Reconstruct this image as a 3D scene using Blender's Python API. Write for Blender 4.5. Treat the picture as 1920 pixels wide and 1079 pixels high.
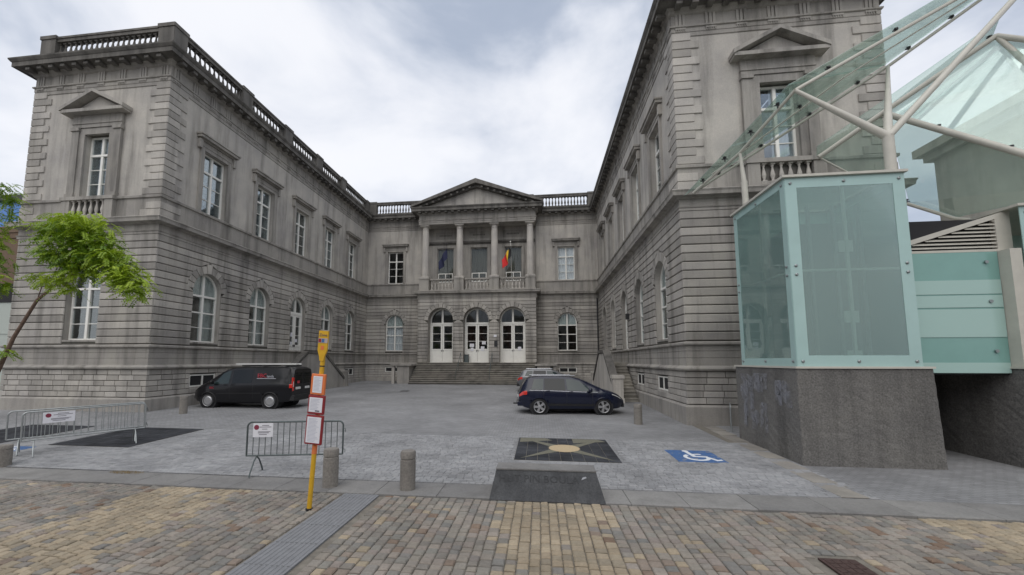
import bpy, bmesh, math, random
from mathutils import Vector, Matrix, geometry
random.seed(7)
R = math.radians
scene = bpy.context.scene
for o in list(bpy.data.objects):
    bpy.data.objects.remove(o, do_unlink=True)
COL = scene.collection

# ------------------------------------------------------------------ camera
cam_d = bpy.data.cameras.new('camera')
cam = bpy.data.objects.new('camera', cam_d)
COL.objects.link(cam)
scene.camera = cam
CF, CPX, CPY, CPI, CYA = 764.4746, 918.754, 602.031, 0.0969, -0.1224
cam_d.sensor_width = 36
cam_d.sensor_fit = 'HORIZONTAL'
cam_d.lens = CF / 1920 * 36
cam_d.shift_x = (960 - CPX) / 1920
cam_d.shift_y = (CPY - 539.5) / 1920
cam_d.clip_start = 0.1
cam_d.clip_end = 3000
cam.location = (0, 0, 2.5)
cam.rotation_euler = (math.pi / 2 + CPI, 0, -CYA)
scene.render.engine = 'CYCLES'
scene.render.resolution_x, scene.render.resolution_y = 1024, 575
scene.view_settings.view_transform = 'Standard'
scene.view_settings.look = 'None'
scene.view_settings.gamma = 1
scene.view_settings.exposure = 1.2
scene.cycles.max_bounces = 8
scene.cycles.transparent_max_bounces = 16

# ------------------------------------------------------------------ sky and sun (overcast)
SUN_EL, SUN_AZ = R(52), R(190)      # azimuth clockwise from +Y
world = bpy.data.worlds.new('World')
scene.world = world
world.use_nodes = True
nt = world.node_tree
nt.nodes.clear()
N = nt.nodes.new
L = nt.links.new
out = N('ShaderNodeOutputWorld')
bg = N('ShaderNodeBackground')
sky = N('ShaderNodeTexSky')
sky.sky_type = 'NISHITA'
sky.sun_disc = False
sky.sun_elevation = SUN_EL
sky.sun_rotation = SUN_AZ
sky.dust_density = 3
skm = N('ShaderNodeVectorMath'); skm.operation = 'SCALE'
skm.inputs['Scale'].default_value = 0.06
L(sky.outputs[0], skm.inputs[0])
tc = N('ShaderNodeTexCoord')
mp = N('ShaderNodeMapping')
mp.inputs['Scale'].default_value = (1.0, 1.0, 2.0)
mp.inputs['Location'].default_value = (18.849, 14.798, 18.4465)
L(tc.outputs['Generated'], mp.inputs[0])
n1 = N('ShaderNodeTexNoise')
n1.inputs['Scale'].default_value = 2.0
n1.inputs['Detail'].default_value = 6
n1.inputs['Roughness'].default_value = 0.52
n1.inputs['Distortion'].default_value = 0.35
L(mp.outputs[0], n1.inputs['Vector'])
rp = N('ShaderNodeValToRGB')
rp.color_ramp.interpolation = 'B_SPLINE'
e = rp.color_ramp.elements
e[0].position = 0.36; e[0].color = (0.18, 0.21, 0.265, 1)
e[1].position = 0.60; e[1].color = (0.465, 0.467, 0.482, 1)
m = rp.color_ramp.elements.new(0.475); m.color = (0.355, 0.372, 0.412, 1)
L(n1.outputs['Fac'], rp.inputs[0])
mx = N('ShaderNodeMix'); mx.data_type = 'RGBA'
mx.inputs['Factor'].default_value = 0.88
L(skm.outputs[0], mx.inputs['A'])
L(rp.outputs[0], mx.inputs['B'])
L(mx.outputs['Result'], bg.inputs['Color'])
bg.inputs['Strength'].default_value = 1.0
L(bg.outputs[0], out.inputs[0])

sun_d = bpy.data.lights.new('sun', 'SUN')
sun_d.energy = 0.6
sun_d.angle = R(70)
sun_d.color = (1, 0.96, 0.9)
sun = bpy.data.objects.new('sun', sun_d)
COL.objects.link(sun)
sv = Vector((math.sin(SUN_AZ) * math.cos(SUN_EL), math.cos(SUN_AZ) * math.cos(SUN_EL), math.sin(SUN_EL)))
sun.rotation_euler = sv.to_track_quat('Z', 'Y').to_euler()
sun.location = sv * 60

# ------------------------------------------------------------------ layout numbers (metres)
XL, XLO, XR, XRO, YF, YR = -17.23, -24.64, 5.47, 13.03, 16.14, 38.72
XC = (XL + XR) / 2
PL, PR, YP = XC - 5.56, XC + 5.56, 37.2
YB = 47.0


def clamp(v, a=0., b=1.):
    return max(a, min(b, v))


def G(x, y):
    """height of the courtyard: rises gently from the kerb to the steps"""
    return 0.0172 * clamp(y - 7.6, 0, 45) + 0.135 * clamp((5 - x) / 22) * clamp((y - 7.6) / 8.5) * (1 - clamp((y - 16) / 20))


def proj(p):
    X, Y, Z = p[0], p[1], p[2] - 2.5
    r = X * math.cos(CYA) - Y * math.sin(CYA)
    d = X * math.sin(CYA) + Y * math.cos(CYA)
    dd = d * math.cos(CPI) + Z * math.sin(CPI)
    u = -d * math.sin(CPI) + Z * math.cos(CPI)
    if dd < 0.3:
        return None
    return CPX + CF * r / dd, CPY - CF * u / dd


def score(vs):
    ps = [proj(v) for v in vs]
    if any(p is None for p in ps):
        return 0
    xs = [p[0] for p in ps]
    ys = [p[1] for p in ps]
    if max(xs) < 0 or min(xs) > 1920 or max(ys) < 0 or min(ys) > 1079:
        return 0
    return (max(xs) - min(xs)) * (max(ys) - min(ys))


# ------------------------------------------------------------------ mesh helpers
class MB:
    def __init__(s):
        s.v = []
        s.f = []

    def add(s, vs, fs):
        o = len(s.v)
        s.v += [tuple(v) for v in vs]
        s.f += [tuple(i + o for i in f) for f in fs]

    def box(s, x0, x1, y0, y1, z0, z1):
        s.add([(x0, y0, z0), (x1, y0, z0), (x1, y1, z0), (x0, y1, z0), (x0, y0, z1), (x1, y0, z1), (x1, y1, z1), (x0, y1, z1)],
              [(0, 3, 2, 1), (4, 5, 6, 7), (0, 1, 5, 4), (1, 2, 6, 5), (2, 3, 7, 6), (3, 0, 4, 7)])

    def bbox(s, x0, x1, y0, y1, z0, z1, c=0.01):
        """box with all edges chamfered (26-face)"""
        bm = bmesh.new()
        bmesh.ops.create_cube(bm, size=1)
        for v in bm.verts:
            v.co = Vector(((x0 + x1) / 2 + v.co.x * (x1 - x0), (y0 + y1) / 2 + v.co.y * (y1 - y0), (z0 + z1) / 2 + v.co.z * (z1 - z0)))
        bmesh.ops.bevel(bm, geom=bm.edges[:], offset=c, segments=1, affect='EDGES')
        s.from_bm(bm)

    def from_bm(s, bm):
        bm.verts.index_update()
        s.add([v.co for v in bm.verts], [[v.index for v in f.verts] for f in bm.faces])
        bm.free()

    def tube(s, pts, r, n=8, cap=True, r1=None):
        pts = [Vector(p) for p in pts]
        k = len(pts)
        rs = r if isinstance(r, (list, tuple)) else [r + ((r1 if r1 is not None else r) - r) * i / max(1, k - 1) for i in range(k)]
        rings = []
        up = None
        for i, p in enumerate(pts):
            t = (pts[min(i + 1, k - 1)] - pts[max(i - 1, 0)]).normalized()
            if up is None:
                up = t.cross(Vector((0, 0, 1)))
                if up.length < 1e-3:
                    up = Vector((1, 0, 0))
            a = (up - t * up.dot(t)).normalized()
            b = t.cross(a)
            up = a
            rings.append([p + (a * math.cos(2 * math.pi * j / n) + b * math.sin(2 * math.pi * j / n)) * rs[i] for j in range(n)])
        vs = [v for rg in rings for v in rg]
        fs = []
        for i in range(k - 1):
            for j in range(n):
                fs.append((i * n + j, i * n + (j + 1) % n, (i + 1) * n + (j + 1) % n, (i + 1) * n + j))
        if cap:
            fs.append(tuple(reversed(range(n))))
            fs.append(tuple((k - 1) * n + j for j in range(n)))
        s.add(vs, fs)

    def lathe(s, prof, c=(0, 0, 0), n=16, axis='z'):
        """prof: (radius, height) list"""
        vs = []
        fs = []
        for r, h in prof:
            for j in range(n):
                a = 2 * math.pi * j / n
                if axis == 'z':
                    vs.append((c[0] + r * math.cos(a), c[1] + r * math.sin(a), c[2] + h))
                else:
                    vs.append((c[0] + r * math.cos(a), c[1] + h, c[2] + r * math.sin(a)))
        k = len(prof)
        for i in range(k - 1):
            for j in range(n):
                fs.append((i * n + j, i * n + (j + 1) % n, (i + 1) * n + (j + 1) % n, (i + 1) * n + j))
        fs.append(tuple(range(n)))
        fs.append(tuple((k - 1) * n + j for j in range(n)))
        s.add(vs, fs)

    def slab(s, poly, off):
        """polygon (3d points) given thickness along vector off"""
        k = len(poly)
        o = Vector(off)
        vs = [Vector(p) for p in poly] + [Vector(p) + o for p in poly]
        fs = [tuple(range(k)), tuple(reversed(range(k, 2 * k)))]
        for i in range(k):
            fs.append((i, (i + 1) % k, k + (i + 1) % k, k + i))
        s.add(vs, fs)

    def build(s, name, mat, parent=None, smooth=None, fix=True):
        me = bpy.data.meshes.new(name)
        me.from_pydata(s.v, [], s.f)
        if fix:
            bm = bmesh.new()
            bm.from_mesh(me)
            bmesh.ops.recalc_face_normals(bm, faces=bm.faces)
            bm.to_mesh(me)
            bm.free()
        me.materials.append(mat)
        if smooth:
            me.polygons.foreach_set('use_smooth', [True] * len(me.polygons))
            me.set_sharp_from_angle(angle=R(smooth))
        o = bpy.data.objects.new(name, me)
        COL.objects.link(o)
        if parent:
            o.parent = parent
        return o


def tag(o, label=None, cat=None, group=None, kind=None):
    if label: o['label'] = label
    if cat: o['category'] = cat
    if group: o['group'] = group
    if kind: o['kind'] = kind
    return o


def thing(name, loc=(0, 0, 0), rz=0, label=None, cat=None, group=None, kind=None):
    o = bpy.data.objects.new(name, None)
    o.empty_display_size = 0.2
    COL.objects.link(o)
    o.location = loc
    o.rotation_euler = (0, 0, rz)
    return tag(o, label, cat, group, kind)


def copy_tree(o, parent=None):
    c = o.copy()
    COL.objects.link(c)
    c.parent = parent
    for ch in o.children:
        copy_tree(ch, c)
    return c


def text_mesh(txt, size, mat, name, parent, mtx, extrude=0.002):
    cu = bpy.data.curves.new('letters', 'FONT')
    cu.body = txt
    cu.size = size
    cu.extrude = extrude
    cu.resolution_u = 2
    ob = bpy.data.objects.new('letters', cu)
    COL.objects.link(ob)
    dg = bpy.context.evaluated_depsgraph_get()
    me = bpy.data.meshes.new_from_object(ob.evaluated_get(dg))
    bpy.data.objects.remove(ob, do_unlink=True)
    me.transform(mtx)
    me.materials.clear()
    me.materials.append(mat)
    o = bpy.data.objects.new(name, me)
    COL.objects.link(o)
    o.parent = parent
    return o


# ------------------------------------------------------------------ materials
def mat_new(name):
    m = bpy.data.materials.new(name)
    m.use_nodes = True
    t = m.node_tree
    return m, t, t.nodes['Principled BSDF']


def nd(t, typ, **kw):
    n = t.nodes.new(typ)
    for k, v in kw.items():
        n.inputs[k].default_value = v
    return n


def simple(name, col, rough=0.6, metal=0.0, noise=0.0, nscale=20, bump=0.0, spec=0.5, coat=0):
    m, t, b = mat_new(name)
    b.inputs['Base Color'].default_value = (*col, 1)
    b.inputs['Roughness'].default_value = rough
    b.inputs['Metallic'].default_value = metal
    b.inputs['Specular IOR Level'].default_value = spec
    b.inputs['Coat Weight'].default_value = coat
    b.inputs['Coat Roughness'].default_value = 0.05
    if noise or bump:
        tc = t.nodes.new('ShaderNodeTexCoord')
        n = nd(t, 'ShaderNodeTexNoise', Scale=nscale, Detail=5, Roughness=0.6)
        t.links.new(tc.outputs['Object'], n.inputs['Vector'])
        if noise:
            r = t.nodes.new('ShaderNodeValToRGB')
            r.color_ramp.elements[0].position = 0.25
            r.color_ramp.elements[1].position = 0.75
            r.color_ramp.elements[0].color = (*[c * (1 - noise) for c in col], 1)
            r.color_ramp.elements[1].color = (*[min(1, c * (1 + noise)) for c in col], 1)
            t.links.new(n.outputs['Fac'], r.inputs[0])
            t.links.new(r.outputs[0], b.inputs['Base Color'])
        if bump:
            bp = nd(t, 'ShaderNodeBump', Strength=bump, Distance=0.02)
            t.links.new(n.outputs['Fac'], bp.inputs['Height'])
            t.links.new(bp.outputs[0], b.inputs['Normal'])
    return m


def stone(name, col, stain=0.5, rnd=0.12, warm=0.0, fine=0.12, rough=0.9, streak=True, attr=None, stain_lo=0.47, stain_hi=0.70):
    """weathered stone: broad tone drift, rain streaks, fine grain, per-block tone"""
    m, t, b = mat_new(name)
    g = t.nodes.new('ShaderNodeNewGeometry')
    ln = t.links.new
    big = nd(t, 'ShaderNodeTexNoise', Scale=0.55, Detail=5, Roughness=0.62)
    ln(g.outputs['Position'], big.inputs['Vector'])
    mp = t.nodes.new('ShaderNodeMapping')
    mp.inputs['Scale'].default_value = (1.7, 1.7, 0.16) if streak else (1.3, 1.3, 1.3)
    ln(g.outputs['Position'], mp.inputs[0])
    st = nd(t, 'ShaderNodeTexNoise', Scale=1.0, Detail=6, Roughness=0.65)
    ln(mp.outputs[0], st.inputs['Vector'])
    fi = nd(t, 'ShaderNodeTexNoise', Scale=26, Detail=4, Roughness=0.7)
    ln(g.outputs['Position'], fi.inputs['Vector'])
    r1 = t.nodes.new('ShaderNodeValToRGB')
    r1.color_ramp.elements[0].position = 0.3
    r1.color_ramp.elements[1].position = 0.72
    r1.color_ramp.elements[0].color = (col[0] * 0.80, col[1] * 0.80, col[2] * 0.82, 1)
    r1.color_ramp.elements[1].color = (col[0] * 1.16, col[1] * 1.15, col[2] * 1.12, 1)
    ln(big.outputs['Fac'], r1.inputs[0])
    rs = t.nodes.new('ShaderNodeMapRange')
    rs.inputs['From Min'].default_value = stain_lo
    rs.inputs['From Max'].default_value = stain_hi
    rs.inputs['To Min'].default_value = 1.0
    rs.inputs['To Max'].default_value = 1 - stain
    ln(st.outputs['Fac'], rs.inputs['Value'])
    fr = t.nodes.new('ShaderNodeMapRange')
    fr.inputs['From Min'].default_value = 0.25
    fr.inputs['From Max'].default_value = 0.75
    fr.inputs['To Min'].default_value = 1 - fine
    fr.inputs['To Max'].default_value = 1 + fine
    ln(fi.outputs['Fac'], fr.inputs['Value'])
    if attr:
        oi = t.nodes.new('ShaderNodeAttribute')
        oi.attribute_name = attr
        ro = oi.outputs['Fac']
    else:
        oi = t.nodes.new('ShaderNodeObjectInfo')
        ro = oi.outputs['Random']
    rr = t.nodes.new('ShaderNodeMapRange')
    rr.inputs['To Min'].default_value = 1 - rnd
    rr.inputs['To Max'].default_value = 1 + rnd
    ln(ro, rr.inputs['Value'])
    m1 = t.nodes.new('ShaderNodeMath'); m1.operation = 'MULTIPLY'
    ln(rs.outputs[0], m1.inputs[0]); ln(fr.outputs[0], m1.inputs[1])
    m2 = t.nodes.new('ShaderNodeMath'); m2.operation = 'MULTIPLY'
    ln(m1.outputs[0], m2.inputs[0]); ln(rr.outputs[0], m2.inputs[1])
    sc = t.nodes.new('ShaderNodeVectorMath'); sc.operation = 'SCALE'
    ln(r1.outputs[0], sc.inputs[0]); ln(m2.outputs[0], sc.inputs['Scale'])
    ln(sc.outputs[0], b.inputs['Base Color'])
    b.inputs['Roughness'].default_value = rough
    b.inputs['Specular IOR Level'].default_value = 0.25
    bp = nd(t, 'ShaderNodeBump', Strength=0.35, Distance=0.012)
    ln(fi.outputs['Fac'], bp.inputs['Height'])
    ln(bp.outputs[0], b.inputs['Normal'])
    return m


def ramp_stone(name, cols, attr=None, rough=0.85, fine=0.18):
    """setts: a palette picked at random per stone"""
    m, t, b = mat_new(name)
    ln = t.links.new
    if attr:
        a = t.nodes.new('ShaderNodeAttribute')
        a.attribute_name = attr
        ro = a.outputs['Fac']
    else:
        a = t.nodes.new('ShaderNodeObjectInfo')
        ro = a.outputs['Random']
    r = t.nodes.new('ShaderNodeValToRGB')
    r.color_ramp.interpolation = 'LINEAR'
    el = r.color_ramp.elements
    el[0].position = 0; el[0].color = (*cols[0], 1)
    el[1].position = 1; el[1].color = (*cols[-1], 1)
    for i, c in enumerate(cols[1:-1]):
        e_ = el.new((i + 1) / (len(cols) - 1)); e_.color = (*c, 1)
    ln(ro, r.inputs[0])
    g = t.nodes.new('ShaderNodeNewGeometry')
    fi = nd(t, 'ShaderNodeTexNoise', Scale=22, Detail=6, Roughness=0.7)
    bi = nd(t, 'ShaderNodeTexNoise', Scale=0.8, Detail=4, Roughness=0.6)
    ln(g.outputs['Position'], fi.inputs['Vector']); ln(g.outputs['Position'], bi.inputs['Vector'])
    fr = t.nodes.new('ShaderNodeMapRange')
    fr.inputs['From Min'].default_value = 0.25; fr.inputs['From Max'].default_value = 0.75
    fr.inputs['To Min'].default_value = 1 - fine; fr.inputs['To Max'].default_value = 1 + fine
    ln(fi.outputs['Fac'], fr.inputs['Value'])
    br = t.nodes.new('ShaderNodeMapRange')
    br.inputs['From Min'].default_value = 0.3; br.inputs['From Max'].default_value = 0.7
    br.inputs['To Min'].default_value = 0.76; br.inputs['To Max'].default_value = 1.20
    ln(bi.outputs['Fac'], br.inputs['Value'])
    m1 = t.nodes.new('ShaderNodeMath'); m1.operation = 'MULTIPLY'
    ln(fr.outputs[0], m1.inputs[0]); ln(br.outputs[0], m1.inputs[1])
    sc = t.nodes.new('ShaderNodeVectorMath'); sc.operation = 'SCALE'
    ln(r.outputs[0], sc.inputs[0]); ln(m1.outputs[0], sc.inputs['Scale'])
    ln(sc.outputs[0], b.inputs['Base Color'])
    b.inputs['Roughness'].default_value = rough
    b.inputs['Specular IOR Level'].default_value = 0.3
    bp = nd(t, 'ShaderNodeBump', Strength=0.5, Distance=0.012)
    ln(fi.outputs['Fac'], bp.inputs['Height'])
    ln(bp.outputs[0], b.inputs['Normal'])
    return m


def glass(name, tint, refl=0.10, body=0.0, bodycol=(0.5, 0.7, 0.65), rough=0.02, wavy=0.0, base_refl=0.04):
    """thin architectural glass: tinted see-through + fresnel reflection + faint body colour"""
    m, t, b = mat_new(name)
    t.nodes.remove(b)
    o = [n for n in t.nodes if n.type == 'OUTPUT_MATERIAL'][0]
    tr = t.nodes.new('ShaderNodeBsdfTransparent')
    tr.inputs[0].default_value = (*tint, 1)
    gl = t.nodes.new('ShaderNodeBsdfGlossy')
    gl.inputs['Roughness'].default_value = rough
    gl.inputs['Color'].default_value = (0.9, 0.93, 0.93, 1)
    lw = t.nodes.new('ShaderNodeLayerWeight')
    lw.inputs['Blend'].default_value = 0.35
    mr = t.nodes.new('ShaderNodeMapRange')
    mr.inputs['To Min'].default_value = base_refl
    mr.inputs['To Max'].default_value = min(1, refl + 0.55)
    t.links.new(lw.outputs['Fresnel'], mr.inputs['Value'])
    mr.inputs['From Min'].default_value = 0.02
    mx = t.nodes.new('ShaderNodeMixShader')
    df = t.nodes.new('ShaderNodeBsdfDiffuse')
    df.inputs[0].default_value = (*bodycol, 1)
    mb = t.nodes.new('ShaderNodeMixShader')
    mb.inputs[0].default_value = body
    t.links.new(tr.outputs[0], mb.inputs[1])
    t.links.new(df.outputs[0], mb.inputs[2])
    t.links.new(mr.outputs[0], mx.inputs[0])
    t.links.new(mb.outputs[0], mx.inputs[1])
    t.links.new(gl.outputs[0], mx.inputs[2])
    t.links.new(mx.outputs[0], o.inputs[0])
    if wavy:
        g = t.nodes.new('ShaderNodeNewGeometry')
        n = nd(t, 'ShaderNodeTexNoise', Scale=2.2, Detail=2)
        t.links.new(g.outputs['Position'], n.inputs['Vector'])
        bp = nd(t, 'ShaderNodeBump', Strength=wavy, Distance=0.05)
        t.links.new(n.outputs['Fac'], bp.inputs['Height'])
        t.links.new(bp.outputs[0], gl.inputs['Normal'])
    return m


M = {}
M['wall'] = stone('ashlar_stone', (0.444, 0.422, 0.387), stain=0.42, rnd=0.0)
M['course'] = stone('coursed_stone', (0.381, 0.362, 0.332), stain=0.46, rnd=0.20)
M['joint'] = stone('dark_mortar', (0.095, 0.090, 0.079), stain=0.3, rnd=0)
M['trim'] = stone('moulded_stone', (0.343, 0.326, 0.299), stain=0.50, rnd=0.05)
M['dark_trim'] = stone('blackened_stone', (0.167, 0.159, 0.146), stain=0.50, rnd=0.08, stain_lo=0.38, stain_hi=0.66)
M['plinth'] = stone('plinth_stone', (0.414, 0.393, 0.361), stain=0.36, rnd=0.20)
M['base'] = stone('base_stone', (0.347, 0.329, 0.302), stain=0.35, rnd=0.05)
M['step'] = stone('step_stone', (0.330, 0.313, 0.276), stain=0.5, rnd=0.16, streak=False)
M['riser'] = stone('shaded_riser_stone', (0.15, 0.142, 0.128), stain=0.5, rnd=0.1, streak=False)  # step stone darkened: the riser shade is put into the colour
M['column'] = stone('column_stone', (0.470, 0.446, 0.410), stain=0.28, rnd=0.05)
M['white'] = simple('white_paint', (0.80, 0.79, 0.74), 0.45, noise=0.06, nscale=3)
M['glass'] = glass('window_glass', (0.88, 0.90, 0.91), refl=-0.2, base_refl=0.02, wavy=0.02)
M['glass_sky'] = glass('reflective_window_glass', (0.82, 0.86, 0.88), refl=0.3, base_refl=0.14, wavy=0.03)
M['curtain'] = simple('net_curtain', (0.86, 0.87, 0.87), 0.9, noise=0.1, nscale=6)
M['blind'] = simple('pale_blind', (0.60, 0.64, 0.60), 0.9)
M['old_blind'] = simple('old_blind', (0.16, 0.155, 0.125), 0.9, noise=0.2, nscale=0.7)
M['dark'] = simple('dark_interior', (0.02, 0.02, 0.022), 0.9)
M['roof'] = simple('roof_felt', (0.08, 0.08, 0.085), 0.9)
M['steel'] = simple('galvanised_steel', (0.36, 0.38, 0.38), 0.42, 0.6, noise=0.2, nscale=9)
M['steel_dark'] = simple('weathered_steel', (0.10, 0.12, 0.12), 0.5, 0.5, noise=0.2, nscale=9)
M['black_metal'] = simple('black_metal', (0.02, 0.02, 0.022), 0.5)
M['paper'] = simple('paper', (0.72, 0.72, 0.76), 0.8)
M['ink'] = simple('printed_ink', (0.12, 0.11, 0.14), 0.8)
M['red_ink'] = simple('red_ink', (0.22, 0.03, 0.06), 0.8)
M['granite'] = stone('bollard_granite', (0.23, 0.215, 0.195), stain=0.2, rnd=0.05, fine=0.3)
M['yellow'] = simple('yellow_enamel', (0.62, 0.36, 0.02), 0.45, noise=0.12, nscale=6)
M['orange'] = simple('orange_plastic', (0.70, 0.19, 0.06), 0.5)
M['dark_red'] = simple('dark_red_plastic', (0.26, 0.02, 0.025), 0.5)
M['cream_steel'] = simple('cream_painted_steel', (0.52, 0.50, 0.44), 0.4, noise=0.08, nscale=4)
M['canopy_glass'] = glass('canopy_glass', (0.86, 0.93, 0.895), refl=-0.1, body=0.17, bodycol=(0.60, 0.70, 0.65), wavy=0.015, base_refl=0.02)
M['tower_clear'] = glass('tower_glass', (0.84, 0.93, 0.91), refl=0.0, body=0.36, bodycol=(0.36, 0.49, 0.465), base_refl=0.03, wavy=0.02)
M['tower_frost'] = simple('frosted_glass_border', (0.37, 0.53, 0.505), 0.22, spec=0.6, noise=0.05, nscale=2)
M['teal_panel'] = simple('teal_glass_panel', (0.20, 0.37, 0.335), 0.15, noise=0.05, nscale=2)
M['teal_pale'] = simple('pale_teal_glass', (0.36, 0.52, 0.48), 0.2)
M['rock'] = stone('rough_granite', (0.165, 0.160, 0.152), stain=0.35, rnd=0.0, fine=0.5)
M['leaf'] = simple('leaf', (0.15, 0.28, 0.02), 0.55)
M['bark'] = simple('bark', (0.15, 0.10, 0.075), 0.9, noise=0.3, nscale=12, bump=0.4)
M['grout'] = simple('sand_joint', (0.175, 0.16, 0.135), 0.95, noise=0.3, nscale=9)
M['slate'] = stone('dark_slate', (0.045, 0.048, 0.055), stain=0.5, rnd=0.25, fine=0.3, streak=False)
M['bluestone'] = stone('bluestone_slab', (0.225, 0.222, 0.216), stain=0.25, rnd=0.10, fine=0.15, streak=False)
M['tan_stone'] = simple('tan_stone', (0.47, 0.37, 0.23), 0.8, noise=0.12)
M['olive_stone'] = simple('olive_stone', (0.15, 0.145, 0.11), 0.85, noise=0.2)
M['blue_paint'] = simple('blue_road_paint', (0.05, 0.12, 0.28), 0.7, noise=0.35, nscale=14)
M['road_white'] = simple('white_road_paint', (0.68, 0.70, 0.72), 0.7, noise=0.1, nscale=14)
M['tactile'] = simple('tactile_tile', (0.20, 0.205, 0.215), 0.8, noise=0.15, nscale=8)
M['rust'] = simple('rusty_iron', (0.06, 0.035, 0.03), 0.8, noise=0.4, nscale=25)
M['brown_brick'] = simple('brown_render', (0.155, 0.105, 0.07), 0.9, noise=0.15, nscale=2)
M['brick_red'] = simple('red_brick', (0.22, 0.10, 0.07), 0.9, noise=0.15, nscale=3)
M['blue_clad'] = simple('blue_cladding', (0.10, 0.24, 0.60), 0.4, noise=0.08, nscale=1)
M['pale_green'] = simple('pale_green_panel', (0.42, 0.46, 0.42), 0.6)
M['house_pane'] = simple('house_pane', (0.03, 0.035, 0.04), 0.08)
M['cream_wall'] = stone('cream_render', (0.62, 0.60, 0.55), stain=0.25, rnd=0)

# ------------------------------------------------------------------ ground
def coords(breaks):
    o = []
    for a, b, st in breaks:
        n = max(1, round((b - a) / st))
        o += [a + (b - a) * i / n for i in range(n)]
    o.append(breaks[-1][1])
    return o


def sheet(name, xs, ys, zf, mat, parent=None):
    vs = [(x, y, zf(x, y)) for y in ys for x in xs]
    w = len(xs)
    fs = [(j * w + i, j * w + i + 1, (j + 1) * w + i + 1, (j + 1) * w + i) for j in range(len(ys) - 1) for i in range(w - 1)]
    mb = MB()
    mb.add(vs, fs)
    return mb.build(name, mat, parent, fix=False)


def paver_mat():
    m, t, b = mat_new('courtyard_pavers')
    ln = t.links.new
    g = t.nodes.new('ShaderNodeNewGeometry')
    br = nd(t, 'ShaderNodeTexBrick', Scale=1.0)
    br.inputs['Brick Width'].default_value = 0.20
    br.inputs['Row Height'].default_value = 0.105
    br.inputs['Mortar Size'].default_value = 0.006
    br.inputs['Mortar Smooth'].default_value = 0.3
    br.inputs['Bias'].default_value = -0.1
    br.inputs['Color1'].default_value = (0.225, 0.227, 0.233, 1)
    br.inputs['Color2'].default_value = (0.285, 0.287, 0.293, 1)
    br.inputs['Mortar'].default_value = (0.13, 0.13, 0.127, 1)
    ln(g.outputs['Position'], br.inputs['Vector'])
    n = nd(t, 'ShaderNodeTexNoise', Scale=0.35, Detail=6, Roughness=0.62)
    ln(g.outputs['Position'], n.inputs['Vector'])
    r = t.nodes.new('ShaderNodeMapRange')
    r.inputs['From Min'].default_value = 0.3; r.inputs['From Max'].default_value = 0.7
    r.inputs['To Min'].default_value = 0.74; r.inputs['To Max'].default_value = 1.22
    ln(n.outputs['Fac'], r.inputs['Value'])
    s = t.nodes.new('ShaderNodeVectorMath'); s.operation = 'SCALE'
    ln(br.outputs['Color'], s.inputs[0]); ln(r.outputs[0], s.inputs['Scale'])
    ln(s.outputs[0], b.inputs['Base Color'])
    b.inputs['Roughness'].default_value = 0.75
    bp = nd(t, 'ShaderNodeBump', Strength=0.5, Distance=0.008)
    inv = t.nodes.new('ShaderNodeMath'); inv.operation = 'SUBTRACT'; inv.inputs[0].default_value = 1
    ln(br.outputs['Fac'], inv.inputs[1])
    ln(inv.outputs[0], bp.inputs['Height']); ln(bp.outputs[0], b.inputs['Normal'])
    return m


M['paver'] = paver_mat()
gx = coords([(-900, -60, 140), (-60, 40, 4), (40, 900, 140)])
gy = coords([(-900, -20, 160), (-20, 7.2, 6), (7.2, 60, 4), (60, 900, 140)])
tag(sheet('ground', gx, gy, lambda x, y: G(x, y) - 0.12, simple('street_ground', (0.19, 0.19, 0.185), 0.9, noise=0.15, nscale=0.6)), kind='structure')
yard = tag(sheet('courtyard_paving', coords([(-34, 24, 1.45)]), coords([(8.38, 40, 1.05)]), lambda x, y: G(x, y), M['paver']), kind='structure')
street = tag(sheet('street_paving', [-24, 24], [-8, 7.6], lambda x, y: -0.026, M['grout']), kind='structure')


def emit_pieces(pieces, name, parent, mat, limit, stuff_mat=None):
    """pieces: list of (verts, faces). The largest in view become objects of their own; the rest is joined."""
    sc = sorted(range(len(pieces)), key=lambda i: -score(pieces[i][0]))
    objs = []
    for i in sc[:limit]:
        me = bpy.data.meshes.new(name)
        me.from_pydata([tuple(v) for v in pieces[i][0]], [], pieces[i][1])
        me.materials.append(mat)
        o = bpy.data.objects.new(name, me)
        COL.objects.link(o)
        o.parent = parent
        objs.append(o)
    rest = sc[limit:]
    if rest:
        mb = MB()
        rn = []
        for i in rest:
            mb.add(*pieces[i])
            rn += [random.random()] * len(pieces[i][0])
        o = mb.build(name, stuff_mat or mat, parent, fix=False)
        a = o.data.attributes.new('rnd', 'FLOAT', 'POINT')
        a.data.foreach_set('value', rn)
        o['kind'] = 'stuff'
    return objs


def sett(x0, x1, y0, y1, zb, zt, c, jz=0.0):
    t = [random.uniform(-jz, jz) for _ in range(4)]
    vs = [(x0, y0, zb), (x1, y0, zb), (x1, y1, zb), (x0, y1, zb),
          (x0, y0, zt - c + t[0]), (x1, y0, zt - c + t[1]), (x1, y1, zt - c + t[2]), (x0, y1, zt - c + t[3]),
          (x0 + c, y0 + c, zt + t[0]), (x1 - c, y0 + c, zt + t[1]), (x1 - c, y1 - c, zt + t[2]), (x0 + c, y1 - c, zt + t[3])]
    fs = [(0, 1, 5, 4), (1, 2, 6, 5), (2, 3, 7, 6), (3, 0, 4, 7), (4, 5, 9, 8), (5, 6, 10, 9), (6, 7, 11, 10), (7, 4, 8, 11), (8, 9, 10, 11)]
    return vs, fs


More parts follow.
